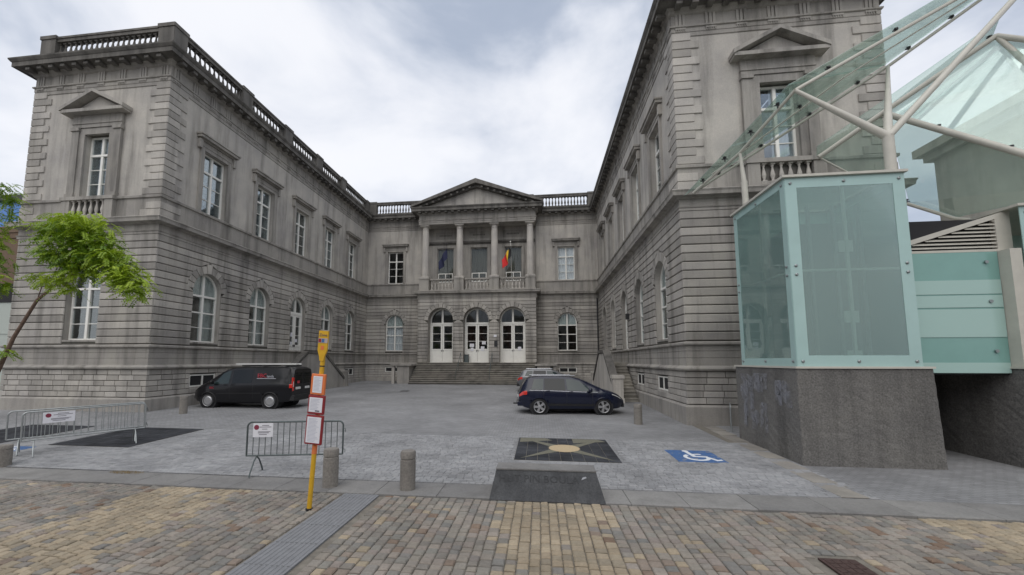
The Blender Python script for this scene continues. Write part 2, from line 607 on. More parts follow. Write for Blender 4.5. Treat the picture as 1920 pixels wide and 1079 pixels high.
grey_pal = [(0.178, 0.167, 0.148), (0.228, 0.206, 0.181), (0.255, 0.229, 0.194), (0.207, 0.201, 0.180), (0.283, 0.251, 0.216), (0.232, 0.202, 0.181), (0.168, 0.167, 0.157), (0.267, 0.240, 0.209), (0.186, 0.130, 0.094)]
tan_pal = [(0.288, 0.239, 0.171), (0.339, 0.282, 0.205), (0.265, 0.228, 0.169), (0.369, 0.308, 0.223), (0.305, 0.251, 0.180), (0.238, 0.207, 0.158)]
M['sett_grey'] = ramp_stone('grey_setts', grey_pal)
M['sett_tan'] = ramp_stone('tan_setts', tan_pal)
M['sett_grey_j'] = ramp_stone('grey_setts_far', grey_pal, 'rnd')
M['sett_tan_j'] = ramp_stone('tan_setts_far', tan_pal, 'rnd')
BANDS = [(-14.3, -12.5), (-7.55, -5.75), (-0.62, 0.98), (5.95, 7.75), (12.6, 14.4)]
TACT = (-3.70, -3.02)
pg, pt = [], []
x = -16.0
while x < 13.0:
    w = random.uniform(0.13, 0.17)
    xm = x + w / 2
    tan = any(a <= xm <= b for a, b in BANDS)
    y = 3.0 - random.uniform(0, 0.15)
    while y < 7.58:
        ln_ = random.uniform(0.12, 0.18)
        y1 = min(y + ln_, 7.585)
        if y1 - y > 0.05 and not (TACT[0] - 0.02 < x + w and x < TACT[1] + 0.02 and y1 > 3.0) \
                and not (3.46 < x + w and x < 3.92 and y1 > 5.38 and y < 5.93):
            j = 0.004 + random.uniform(0, 0.003)
            q_ = random.uniform(-0.004, 0.004)
            p = sett(x + j + q_, x + w - j + q_, y + j + 0.006, y1 - j - 0.006, -0.03, random.uniform(-0.005, 0.007), 0.014, 0.005)
            edge = min(min(abs(xm - a), abs(xm - b)) for a, b in BANDS)
            sw = random.random() < (0.35 if edge < 0.12 else 0.10 if tan else 0.04)
            (pt if tan != sw else pg).append(p)
        y = y1
    x += w
emit_pieces(pg, 'sett', street, M['sett_grey'], 190, M['sett_grey_j'])
emit_pieces(pt, 'sett', street, M['sett_tan'], 110, M['sett_tan_j'])

# near part of the courtyard, small grey setts laid in rows
M['sett_yard'] = ramp_stone('courtyard_setts', [(0.215, 0.218, 0.226), (0.267, 0.271, 0.278), (0.298, 0.302, 0.308), (0.246, 0.250, 0.256), (0.311, 0.311, 0.316)])
M['sett_yard_j'] = ramp_stone('courtyard_setts_far', [(0.215, 0.218, 0.226), (0.267, 0.271, 0.278), (0.298, 0.302, 0.308), (0.246, 0.250, 0.256), (0.311, 0.311, 0.316)], 'rnd')
py = []
y = 8.40
SQ1 = (-0.68, 1.92, 10.35, 12.95)      # compass mosaic
SQ2 = (-14.05, -11.45, 10.35, 12.95)   # dark square in front of the left wing
while y < 12.95:
    h = 0.105
    x = -15.0 - random.uniform(0, 0.2)
    while x < 5.9:
        w = random.uniform(0.14, 0.21)
        inq = any(q[0] - 0.03 < x + w and x < q[1] + 0.03 and q[2] - 0.03 < y + h and y < q[3] + 0.03 for q in (SQ1, SQ2))
        if not inq:
            z = G(x, y)
            py.append(sett(x + 0.004, x + w - 0.004, y + 0.004, y + h - 0.004, z - 0.02, z + 0.012 + random.uniform(-0.002, 0.002), 0.006, 0.0015))
        x += w
    y += h
emit_pieces(py, 'paving_sett', yard, M['sett_yard'], 300, M['sett_yard_j'])

# kerb slabs along the street
kerb = tag(sheet('kerb', [-24, 24], [7.6, 8.38], lambda x, y: -0.02, M['grout']), kind='structure')
x = -17.3
ks = []
while x < 14:
    w = random.uniform(0.9, 1.35)
    ks.append(sett(x + 0.004, x + w - 0.004, 7.604, 8.376, -0.05, 0.016 + random.uniform(-0.003, 0.003), 0.008, 0.001))
    x += w
emit_pieces(ks, 'kerb_slab', kerb, M['bluestone'], 60)
# pale border strip running back beside the lift tower
strip = tag(sheet('border_strip', [5.45, 5.95], coords([(8.4, 16.5, 1)]), lambda x, y: G(x, y) + 0.004, M['grout']), kind='structure')
ps = []
y = 8.4
M['pale_slab'] = stone('pale_border_stone', (0.28, 0.265, 0.24), stain=0.2, rnd=0.08, streak=False)
while y < 16.4:
    ln_ = random.uniform(0.8, 1.1)
    sh = 0.0 + (y - 8.4) * 0.055
    ps.append(sett(5.40 + sh, 5.86 + sh, y + 0.004, y + ln_ - 0.004, G(6, y) - 0.03, G(6, y) + 0.024, 0.006, 0.001))
    y += ln_
emit_pieces(ps, 'border_slab', strip, M['pale_slab'], 40)

# ------------------------------------------------------------------ the civic building
class Fc:
    def __init__(s, ox, oy, ux, uy, nx, ny, ln):
        s.o = (ox, oy); s.u = (ux, uy); s.n = (nx, ny); s.len = ln

    def p(s, u, d, z):
        return (s.o[0] + s.u[0] * u + s.n[0] * d, s.o[1] + s.u[1] * u + s.n[1] * d, z)


FLf = Fc(XLO, YF, 1, 0, 0, -1, XL - XLO)
SLf = Fc(XL, YF, 0, 1, 1, 0, YR - YF)
SRf = Fc(XR, YF, 0, 1, -1, 0, YR - YF)
FRf = Fc(XR, YF, 1, 0, 0, -1, XRO - XR)
RLf = Fc(XL, YR, 1, 0, 0, -1, PL - XL)
RRf = Fc(PR, YR, 1, 0, 0, -1, XR - PR)
PFf = Fc(PL, YP, 1, 0, 0, -1, PR - PL)
PLf = Fc(PL, YP, 0, 1, -1, 0, YR - YP)
PRf = Fc(PR, YP, 0, 1, 1, 0, YR - YP)
LGf = Fc(PL, YR + 0.25, 1, 0, 0, -1, PR - PL)

civic = thing('civic_building', (XC, YR, 0.5), 0, 'grey stone civic building with two wings, columned portico and roof balustrades', 'building')
CIV_INV = Matrix.Translation((-XC, -YR, -0.5))


def cpart(mb, name, mat, parent=None, smooth=None):
    o = mb.build(name, mat, parent or civic, smooth)
    if parent is None:
        o.matrix_parent_inverse = CIV_INV
    return o


def fbox(mb, F, u0, u1, d0, d1, z0, z1):
    vs = [F.p(u, d, z) for z in (z0, z1) for (u, d) in ((u0, d0), (u1, d0), (u1, d1), (u0, d1))]
    mb.add(vs, [(0, 3, 2, 1), (4, 5, 6, 7), (0, 1, 5, 4), (1, 2, 6, 5), (2, 3, 7, 6), (3, 0, 4, 7)])


def fpiece(F, poly, d0, d1, c):
    """one facing stone: polygon in (u,z), chamfered front edges"""
    us = [p[0] for p in poly]; zs = [p[1] for p in poly]
    cu, cz = sum(us) / len(us), sum(zs) / len(zs)
    wu, wz = max(us) - min(us), max(zs) - min(zs)
    su, sz = max(0.1, 1 - 2 * c / max(wu, 1e-3)), max(0.1, 1 - 2 * c / max(wz, 1e-3))
    k = len(poly)
    vs = [F.p(u, d0, z) for u, z in poly] + [F.p(u, d1 - c, z) for u, z in poly] + [F.p(cu + (u - cu) * su, d1, cz + (z - cz) * sz) for u, z in poly]
    fs = []
    for i in range(k):
        j = (i + 1) % k
        fs.append((i, j, k + j, k + i)); fs.append((k + i, k + j, 2 * k + j, 2 * k + i))
    fs.append(tuple(range(2 * k, 3 * k)))
    return vs, fs


def arch_poly(uc, r, z0, zs, n=16):
    pts = [(uc - r, z0)]
    pts += [(uc - r * math.cos(math.pi * i / n), zs + r * math.sin(math.pi * i / n)) for i in range(n + 1)]
    pts.append((uc + r, z0))
    return pts


def rect_poly(uc, r, z0, z1):
    return [(uc - r, z0), (uc - r, z1), (uc + r, z1), (uc + r, z0)]


def wall_sheet(F, u0, u1, z0, z1, holes, depth, mat, name='wall', d=0.0):
    outer = [(u0, z0), (u1, z0), (u1, z1), (u0, z1)]
    loops = [[Vector((u, z, 0)) for u, z in outer]] + [[Vector((u, z, 0)) for u, z in h] for h in holes]
    flat = [v for l in loops for v in l]
    tris = geometry.tessellate_polygon(loops)
    mb = MB()
    mb.add([F.p(v.x, d, v.y) for v in flat], [tuple(t) for t in tris])
    for h in holes:
        k = len(h)
        rv = MB()
        vs = [F.p(u, d + 0.001, z) for u, z in h] + [F.p(u, d - depth, z) for u, z in h]
        rv.add(vs, [(i, (i + 1) % k, k + (i + 1) % k, k + i) for i in range(k)])
        ro_ = rv.build('reveal', M['course'] if mat is M['joint'] else mat, civic, fix=False)
        ro_.matrix_parent_inverse = CIV_INV
    o = mb.build(name, mat, civic, fix=False)
    o.matrix_parent_inverse = CIV_INV
    return o


AW, AS, AZ = 0.90, 3.42, 6.10        # arched windows: half width, sill, springing
UW, UZ0, UZ1 = 0.80, 10.14, 13.36    # upper windows
side_u = [2.96 + 4.03 * k for k in range(5)]
lowers = {'SL': [(u, AW, AS if k != 2 else 2.42, AZ) for k, u in enumerate(side_u)],
          'SR': [(u, AW, AS if k != 2 else 2.42, AZ) for k, u in enumerate(side_u)],
          'FL': [(FLf.len / 2 + 0.1, AW, AS, AZ)], 'FR': [(FRf.len / 2, AW, AS, AZ)],
          'RL': [(XC - 8.42 - XL, AW, AS, AZ)], 'RR': [(XC + 8.42 - PR, AW, AS, AZ)],
          'PF': [(5.56 + k * 3.37, 1.19, 2.3, 6.25) for k in (-1, 0, 1)]}
uppers = {'SL': [(u, UW) for u in side_u], 'SR': [(u, UW) for u in side_u],
          'FL': [(FLf.len / 2 + 0.1, 0.68)], 'FR': [(FRf.len / 2, 0.68)],
          'RL': [(XC - 8.42 - XL, UW)], 'RR': [(XC + 8.42 - PR, UW)]}
FAC = {'FL': FLf, 'SL': SLf, 'SR': SRf, 'FR': FRf, 'RL': RLf, 'RR': RRf, 'PF': PFf}

for k, F in FAC.items():
    hs = [arch_poly(u, r, z0, zs) for u, r, z0, zs in lowers[k]]
    wall_sheet(F, 0, F.len, -0.4, 8.6, hs, 0.42 if k != 'PF' else 1.0, M['joint'])
    if k != 'PF':
        hu = [rect_poly(u, w, UZ0, UZ1) for u, w in uppers[k]]
        wall_sheet(F, 0, F.len, 8.6, 16.7, hu, 0.40, M['wall'])
for F in (PLf, PRf):
    wall_sheet(F, 0, F.len, -0.4, 9.0, [], 0.1, M['course'])
# loggia back wall, ends, floor and ceiling
LG = [(5.56 + k * 3.37, 0.86, 10.15, 13.62) for k in (-1, 0, 1)]
wall_sheet(LGf, 0, LGf.len, 8.9, 15.7, [rect_poly(u, w, a, b) for u, w, a, b in LG], 0.3, M['wall'])
for xx in (PL, PR):
    mb = MB()
    mb.add([(xx, YR, 8.9), (xx, YR + 0.25, 8.9), (xx, YR + 0.25, 15.7), (xx, YR, 15.7)], [(0, 1, 2, 3)])
    cpart(mb, 'loggia_return', M['wall'])
mb = MB(); mb.box(PL + 0.01, PR - 0.01, YP + 0.01, YR + 0.24, 8.9, 9.02); cpart(mb, 'loggia_floor', M['trim'])
mb = MB(); mb.box(PL + 0.02, PR - 0.02, YP + 0.72, YR + 0.24, 15.62, 15.8); cpart(mb, 'loggia_ceiling', M['wall'])
# roof, outer and rear walls close the volume
mb = MB()
mb.box(XLO + 0.3, XL - 0.3, YF + 0.3, YB - 0.3, 16.95, 17.12)
mb.box(XR + 0.3, XRO - 0.3, YF + 0.3, YB - 0.3, 16.95, 17.12)
mb.box(XL - 0.3, XR + 0.3, YR + 0.3, YB - 0.3, 16.93, 17.10)
cpart(mb, 'roof', M['roof'])
mb = MB()
mb.add([(XLO, YF, -.4), (XLO, YB, -.4), (XLO, YB, 16.9), (XLO, YF, 16.9)], [(0, 1, 2, 3)])
mb.add([(XRO, YF, -.4), (XRO, YB, -.4), (XRO, YB, 16.9), (XRO, YF, 16.9)], [(0, 1, 2, 3)])
mb.add([(XLO, YB, -.4), (XRO, YB, -.4), (XRO, YB, 16.9), (XLO, YB, 16.9)], [(0, 1, 2, 3)])
cpart(mb, 'outer_wall', M['wall'])

# ---- coursed facing of the ground floor
CH = 0.3385


def half_at(z, op, Rr):
    u, r, z0, zs = op
    if z < z0 - 1e-3: return None
    if z <= zs: return r
    dz = z - zs
    if dz < Rr: return math.sqrt(Rr * Rr - dz * dz)
    return None


courses = []
vous = []
for k, F in FAC.items():
    ext1 = 0.046 if k == 'FL' else 0
    ext0 = 0.046 if k == 'FR' else 0
    zb = 2.32 if k == 'PF' else 3.24
    nC = 15 if k != 'PF' else 18
    ch = (8.27 - zb) / nC
    for i in range(nC):
        z0, z1 = zb + i * ch + 0.014, zb + (i + 1) * ch - 0.014
        cuts = []
        for op in lowers[k]:
            Rr = op[1] + 0.40
            h0, h1 = half_at(z0, op, Rr), half_at(z1, op, Rr)
            if h0 is None and h1 is None: continue
            if h0 is not None and h1 is None: h1 = 0.02
            if h0 is None: h0 = h1
            cuts.append((op[0], h0, h1))
        a0 = a1 = -ext0
        for (u, h0, h1) in cuts + [(None, 0, 0)]:
            if u is None:
                b0 = b1 = F.len + ext1
            else:
                b0, b1 = u - h0, u + 0 - h1
            if b0 - a0 > 0.06 or b1 - a1 > 0.06:
                courses.append(fpiece(F, [(a0, z0), (max(b0, a0), z0), (max(b1, a1), z1), (a1, z1)], -0.01, 0.06, 0.026))
            if u is not None:
                a0, a1 = u + h0, u + h1
    for op in lowers[k]:
        u, r, z0, zs = op
        nv = 11
        for i in range(nv):
            t0, t1 = math.pi * i / nv + 0.012, math.pi * (i + 1) / nv - 0.012
            ro = r + 0.395 + (0.12 if i == nv // 2 else 0)
            tm = (t0 + t1) / 2
            poly = [(u + r * math.cos(t0), zs + r * math.sin(t0)), (u + ro * math.cos(t0), zs + ro * math.sin(t0)),
                    (u + ro * math.cos(t1), zs + ro * math.sin(t1)), (u + r * math.cos(t1), zs + r * math.sin(t1)), (u + r * math.cos(tm), zs + r * math.sin(tm))]
            vous.append(fpiece(F, poly, -0.01, 0.062 + (0.02 if i == nv // 2 else 0), 0.018))
for nm, lst, lim in (('stone_course', courses, 300), ('voussoir', vous, 180)):
    for o in emit_pieces(lst, nm, civic, M['course'], lim):
        pass
# ---- plinth blocks
base_open = {'SL': [(u, 0.82, 1.20, 1.80) for k, u in enumerate(side_u) if k != 2],
             'SR': [(u, 0.82, 1.20, 1.80) for k, u in enumerate(side_u) if k != 2],
             'RL': [(XC - 8.42 - XL, 0.82, 1.40, 1.85)], 'RR': [(XC + 8.42 - PR, 0.82, 1.40, 1.85)], 'FL': [], 'FR': []}
blocks = []
for k in ('FL', 'SL', 'SR', 'FR', 'RL', 'RR'):
    F = FAC[k]
    lo, hi = 0.89, 2.10
    ch = (hi - lo) / 5
    e1 = 0.106 if k == 'FL' else 0
    e0 = 0.106 if k == 'FR' else 0
    for i in range(5):
        z0, z1 = lo + i * ch + 0.012, lo + (i + 1) * ch - 0.012
        u = -e0 - random.uniform(0, 0.3) * (1 if e0 == 0 else 0)
        while u < F.len + e1 - 0.05:
            w = random.uniform(0.5, 0.78)
            a, b = max(u, -e0), min(u + w - 0.02, F.len + e1)
            u += w
            segs = [(a, b)]
            for (uc, hw, oz0, oz1) in base_open[k]:
                if z1 > oz0 - 0.02 and z0 < oz1 + 0.02:
                    ns = []
                    for s0, s1 in segs:
                        if s0 < uc - hw: ns.append((s0, min(s1, uc - hw)))
                        if s1 > uc + hw: ns.append((max(s0, uc + hw), s1))
                    segs = ns
            for s0, s1 in segs:
                if s1 - s0 > 0.06:
                    blocks.append(fpiece(F, [(s0, z0), (s1, z0), (s1, z1), (s0, z1)], -0.01, 0.11 + random.uniform(-0.004, 0.004), 0.014))
emit_pieces(blocks, 'plinth_block', civic, M['plinth'], 300)
for o in civic.children:
    o.matrix_parent_inverse = CIV_INV

# ---- mouldings swept along the walls
FULL = [(XLO, YB), (XLO, YF), (XL, YF), (XL, YR), (PL, YR), (PL, YP), (PR, YP), (PR, YR), (XR, YR), (XR, YF), (XRO, YF), (XRO, YB)]
LEFTP = FULL[:5]
RIGHTP = FULL[7:]


def sweep(path, prof, name, mat):
    n = len(path)
    nr = []
    for i in range(n - 1):
        dx, dy = path[i + 1][0] - path[i][0], path[i + 1][1] - path[i][1]
        l = math.hypot(dx, dy)
        nr.append((dy / l, -dx / l))
    mb = MB()
    vs = []
    for i in range(n):
        if i == 0: o = nr[0]
        elif i == n - 1: o = nr[-1]
        else: o = (nr[i - 1][0] + nr[i][0], nr[i - 1][1] + nr[i][1])
        for d, z in prof:
            vs.append((path[i][0] + o[0] * d, path[i][1] + o[1] * d, z))
    k = len(prof)
    fs = [(i * k + j, i * k + j + 1, (i + 1) * k + j + 1, (i + 1) * k + j) for i in range(n - 1) for j in range(k - 1)]
    mb.add(vs, fs)
    return cpart(mb, name, mat)


sweep(LEFTP, [(0, -0.35), (0.20, -0.35), (0.20, 0.80), (0.14, 0.87), (0, 0.875)], 'base_course', M['base'])
sweep(RIGHTP, [(0, -0.35), (0.20, -0.35), (0.20, 0.80), (0.14, 0.87), (0, 0.875)], 'base_course', M['base'])
for pth in (LEFTP, RIGHTP):
    sweep(pth, [(0, 2.10), (0.12, 2.10), (0.16, 2.13), (0.22, 2.14), (0.24, 2.20), (0.20, 2.25), (0.10, 2.30), (0.062, 2.31), (0.062, 2.575), (0.045, 2.585), (0.045, 2.60), (0.062, 2.61),
                (0.062, 2.83), (0.045, 2.84), (0.045, 2.855), (0.062, 2.865), (0.062, 3.05), (0.13, 3.07), (0.17, 3.10), (0.17, 3.17), (0.12, 3.20), (0.0, 3.22)], 'dado_course', M['trim'])
sweep(FULL, [(0, 8.25), (0.075, 8.26), (0.075, 8.36), (0.10, 8.37), (0.12, 8.41), (0.05, 8.43), (0.05, 8.70), (0.12, 8.72), (0.16, 8.76), (0.36, 8.78), (0.38, 8.90), (0.42, 8.97), (0.40, 9.0), (0.07, 9.05), (0, 9.06)], 'string_course', M['trim'])
for pth in (LEFTP, RIGHTP):
    sweep(pth, [(0, 9.05), (0.06, 9.06), (0.06, 9.94), (0.13, 9.97), (0.14, 10.07), (0.10, 10.10), (0, 10.12)], 'sill_course', M['trim'])
sweep(FULL, [(0, 15.50), (0.035, 15.52), (0.035, 15.68), (0.055, 15.69), (0.055, 15.86), (0.11, 15.88), (0.12, 15.94), (0.05, 15.96), (0.03, 15.97), (0.03, 16.42), (0.10, 16.46), (0.15, 16.55), (0.24, 16.60), (0.24, 16.64)], 'architrave', M['trim'])
sweep(FULL, [(0.0, 16.62), (0.24, 16.63), (0.60, 16.70), (0.60, 16.67), (0.64, 16.67), (0.64, 16.88), (0.67, 16.90), (0.74, 17.00), (0.75, 17.06), (0.68, 17.08), (-0.05, 17.16)], 'cornice', M['dark_trim'])

# ---- modillions, triglyphs
mod0 = MB(); mod0.bbox(-0.12, 0.12, -0.56, -0.20, 16.51, 16.668, 0.015)
tri0 = MB()
for j in (-0.14, 0.0, 0.14):
    tri0.box(j - 0.05, j + 0.05, -0.075, -0.02, 15.975, 16.45)
tri0.box(-0.2, 0.2, -0.085, -0.025, 15.78, 15.855)
for j in range(5):
    tri0.box(-0.18 + j * 0.085, -0.15 + j * 0.085, -0.08, -0.05, 15.70, 15.78)
me_mod = mod0.build('modillion', M['dark_trim']).data
me_tri = tri0.build('triglyph', M['trim']).data
for o in [o for o in bpy.data.objects if o.name in ('modillion', 'triglyph')]:
    bpy.data.objects.remove(o, do_unlink=True)
civ_n = {'k': 0}


def place(me, name, F, u, parent=None, d=0.0, z=0.0, zflip=False):
    o = bpy.data.objects.new(name, me)
    COL.objects.link(o)
    o.parent = parent or civic
    if parent is None: o.matrix_parent_inverse = CIV_INV
    p = F.p(u, d, z)
    o.location = p
    o.rotation_euler = (0, 0, math.atan2(F.n[1], F.n[0]) + math.pi / 2)
    return o


def spaced(ln, st, margin):
    n = max(1, round((ln - 2 * margin) / st))
    return [margin + (ln - 2 * margin) * i / n for i in range(n + 1)]


for k in ('FL', 'SL', 'RL', 'PF', 'RR', 'SR', 'FR'):
    F = FAC[k]
    inner = k in ('SL', 'SR')
    us = spaced(F.len, 0.62, 0.15) if not inner else spaced(F.len - 0.7, 0.62, 0.15)
    for u in us:
        place(me_mod, 'modillion', F, u)
    for u in spaced(F.len, 1.12, 0.3):
        place(me_tri, 'triglyph', F, u)

# ---- quoins on the upper floor
zq0, nq = 9.07, 18
for (cx, sx, both) in ((XLO, 1, False), (XL, -1, True), (XR, 1, True), (XRO, -1, False)):
    z = 9.08
    i = 0
    while z < 15.35:
        h = 0.345
        if 9.92 < z + h and z < 10.13:
            z = 10.135; continue
        lng = i % 2 == 0
        a, b = (0.98, 0.62) if lng else (0.68, 0.98)
        d = 0.09 if z < 10 else 0.05
        mb = MB()
        x0, x1 = (cx - d * 1, cx + a) if sx > 0 else (cx - a, cx + d)
        mb.bbox(min(x0, x1), max(x0, x1), YF - d, YF + (b if both else 0.6), z + 0.013, z + h - 0.013, 0.014)
        cpart(mb, 'quoin', M['plinth'])
        z += h
        i += 1

# ---- balustrades
bal0 = MB()
bal0.box(-0.085, 0.085, -0.085, 0.085, 0, 0.07)
bal0.lathe([(0.06, 0.07), (0.045, 0.12), (0.085, 0.26), (0.092, 0.34), (0.07, 0.47), (0.042, 0.62), (0.038, 0.72), (0.06, 0.76), (0.05, 0.80), (0.07, 0.83)], n=10)
bal0.box(-0.085, 0.085, -0.085, 0.085, 0.83, 0.90)
tmp = bal0.build('baluster', M['dark_trim'], smooth=50)
me_bal = tmp.data
bpy.data.objects.remove(tmp, do_unlink=True)
bal1 = me_bal.copy()
bal1.materials[0] = M['column']


def balustrade(F, u0, u1, peds, d=-0.18):
    """rail, plinth and pedestals as one part; each baluster its own"""
    mb = MB()
    fbox(mb, F, u0, u1, d - 0.18, d + 0.18, 17.10, 17.42)
    fbox(mb, F, u0, u1, d - 0.16, d + 0.16, 18.34, 18.50)
    fbox(mb, F, u0, u1, d - 0.20, d + 0.20, 18.50, 18.60)
    b = cpart(mb, 'balustrade', M['dark_trim'])
    for pu in peds:
        m2 = MB()
        a, c = max(u0 - 0.02, pu - 0.42), min(u1 + 0.02, pu + 0.42)
        fbox(m2, F, a, c, d - 0.22, d + 0.22, 17.11, 18.48)
        fbox(m2, F, a - 0.04, c + 0.04, d - 0.26, d + 0.26, 18.48, 18.66)
        m2.build('pedestal', M['dark_trim'], b).matrix_parent_inverse = b.matrix_world.inverted() if False else Matrix.Identity(4)
    pp = sorted(peds)
    for i in range(len(pp) - 1):
        a, c = pp[i] + 0.46, pp[i + 1] - 0.46
        n = max(1, round((c - a) / 0.30))
        for j in range(n + 1):
            u = a + (c - a) * j / n
            o = place(me_bal, 'baluster', F, u, b, d, 17.43)
    return b


balustrade(FLf, 0.0, FLf.len, [0.42, FLf.len - 0.40])
pk = [0.30] + [side_u[i] + 2.0 for i in range(4)] + [SLf.len - 0.25]
balustrade(SLf, 0.0, SLf.len, pk)
balustrade(SRf, 0.0, SRf.len, pk)
balustrade(RLf, 0.0, RLf.len + 1.0, [0.35, RLf.len + 0.6])
balustrade(RRf, -1.0, RRf.len, [-0.6, RRf.len - 0.35])
balustrade(FRf, 0.0, FRf.len, [0.42, FRf.len - 0.42])

# ---- windows
def ring(mb, F, po, pi_, d0, d1):
    """frame between an outer and an inner outline (same number of points, open at none)"""
    k = len(po)
    vs = [F.p(u, d, z) for pl in (po, pi_) for d in (d0, d1) for u, z in pl]
    # order: outer d0, outer d1, inner d0, inner d1
    fs = []
    for i in range(k):
        j = (i + 1) % k
        fs += [(k + i, k + j, 3 * k + j, 3 * k + i), (i, j, 2 * k + j, 2 * k + i), (2 * k + i, 2 * k + j, 3 * k + j, 3 * k + i), (i, j, k + j, k + i)]
    mb.add(vs, fs)


def pane(F, poly, d, win, mat):
    mb = MB()
    k = len(poly)
    mb.add([F.p(u, d, z) for u, z in poly] + [F.p(u, d - 0.006, z) for u, z in poly],
           [tuple(range(k)), tuple(reversed(range(k, 2 * k)))] + [(i, (i + 1) % k, k + (i + 1) % k, k + i) for i in range(k)])
    return mb.build('pane', mat, win)


def curtain(F, u0, u1, z0, z1, d, win, mat, name='curtain'):
    mb = MB()
    n = max(6, int((u1 - u0) / 0.05))
    vs = []
    for i in range(n + 1):
        u = u0 + (u1 - u0) * i / n
        dd = d + 0.025 * math.sin(i * 1.3 + u0)
        vs += [F.p(u, dd, z0), F.p(u, dd, z1)]
    mb.add(vs, [(2 * i, 2 * i + 2, 2 * i + 3, 2 * i + 1) for i in range(n)])
    return mb.build(name, mat, win, smooth=60, fix=False)


def arched_window(F, op, d=-0.34, gm=None, cur=None, trans=(4.93, 5.60)):
    u, r, z0, zs = op
    gm = gm or M['glass']
    mb = MB()
    n = 16
    po = arch_poly(u, r, z0, zs, n)
    fw = 0.085
    pi_ = [(u - r + fw, z0 + fw)] + [(u - (r - fw) * math.cos(math.pi * i / n), zs + (r - fw) * math.sin(math.pi * i / n)) for i in range(n + 1)] + [(u + r - fw, z0 + fw)]
    ring(mb, F, po, pi_, d, d + 0.10)
    tz = zs - 0.28
    fbox(mb, F, u - r + 0.06, u + r - 0.06, d + 0.004, d + 0.12, tz - 0.05, tz + 0.05)
    mz = z0 + (tz - z0) * 0.64
    fbox(mb, F, u - r + 0.06, u + r - 0.06, d + 0.006, d + 0.105, mz - 0.035, mz + 0.035)
    lz = z0 + (mz - z0) * 0.5
    fbox(mb, F, u - r + 0.06, u + r - 0.06, d + 0.012, d + 0.075, lz - 0.016, lz + 0.016)
    fbox(mb, F, u - 0.065, u + 0.065, d + 0.002, d + 0.11, z0 + 0.04, zs + r - 0.05)
    w = cpart(mb, 'window', M['white'])
    ri = r - fw
    for s in (-1, 1):
        a, b = u + s * 0.055, u + s * ri
        for c0, c1 in ((z0 + 0.06, lz), (lz, mz), (mz, tz)):
            pane(F, [(a, c0), (b, c0), (b, c1), (a, c1)], d + 0.04, w, gm)
        arc = [(u + s * ri * math.cos(math.pi / 2 * i / 8), zs + ri * math.sin(math.pi / 2 * i / 8)) for i in range(9)]
        pane(F, [(a, tz), (b, tz)] + arc[:-1] + [(a, zs + math.sqrt(ri * ri - 0.055 ** 2))], d + 0.04, w, gm)
    if cur == 'half':
        curtain(F, u + 0.12, u + r + 0.1, z0, tz, d - 0.20, w, M['blind'])
        curtain(F, u - r, u + r, tz + 0.02, zs + r - 0.05, d - 0.04, w, M['blind'], 'blind')
    elif cur == 'full':
        curtain(F, u - r, u + r, z0, tz, d - 0.20, w, M['curtain'])
        curtain(F, u - r, u + r, tz + 0.02, zs + r - 0.05, d - 0.04, w, M['blind'], 'blind')
    elif cur == 'top':
        curtain(F, u - r, u + r, tz + 0.02, zs + r - 0.05, d - 0.04, w, M['blind'], 'blind')
    # sill
    m2 = MB(); fbox(m2, F, u - r - 0.02, u + r + 0.02, d - 0.02, 0.02, z0 - 0.07, z0 + 0.012); m2.build('sill', M['trim'], w)
    return w


def rect_window(F, u, hw, z0, z1, d=-0.33, gm=None, cur=None):
    gm = gm or M['glass']
    mb = MB()
    fw = 0.08
    ring(mb, F, rect_poly(u, hw, z0, z1), rect_poly(u, hw - fw, z0 + fw, z1 - fw), d, d + 0.10)
    tz = z0 + (z1 - z0) * 0.70
    fbox(mb, F, u - hw + 0.05, u + hw - 0.05, d + 0.004, d + 0.12, tz - 0.05, tz + 0.05)
    fbox(mb, F, u - 0.06, u + 0.06, d + 0.002, d + 0.11, z0 + 0.04, z1 - 0.04)
    zz = [z0 + 0.06] + [z0 + 0.06 + (tz - z0 - 0.06) * i / 3 for i in (1, 2)] + [tz]
    for z in zz[1:3]:
        fbox(mb, F, u - hw + 0.05, u + hw - 0.05, d + 0.012, d + 0.075, z - 0.015, z + 0.015)
    w = cpart(mb, 'window', M['white'])
    for s in (-1, 1):
        a, b = u + s * 0.05, u + s * (hw - fw)
        for c0, c1 in list(zip(zz[:-1], zz[1:])) + [(tz, z1 - fw)]:
            pane(F, [(a, c0), (b, c0), (b, c1), (a, c1)], d + 0.04, w, gm)
    if cur == 'full':
        curtain(F, u - hw + 0.02, u + hw - 0.02, z0 + 0.05, z1 - 0.05, d - 0.035, w, M['curtain'])
    elif cur == 'half':
        curtain(F, u - hw * 0.2, u + hw - 0.02, z0 + 0.05, z1 - 0.05, d - 0.035, w, M['curtain'])
    return w


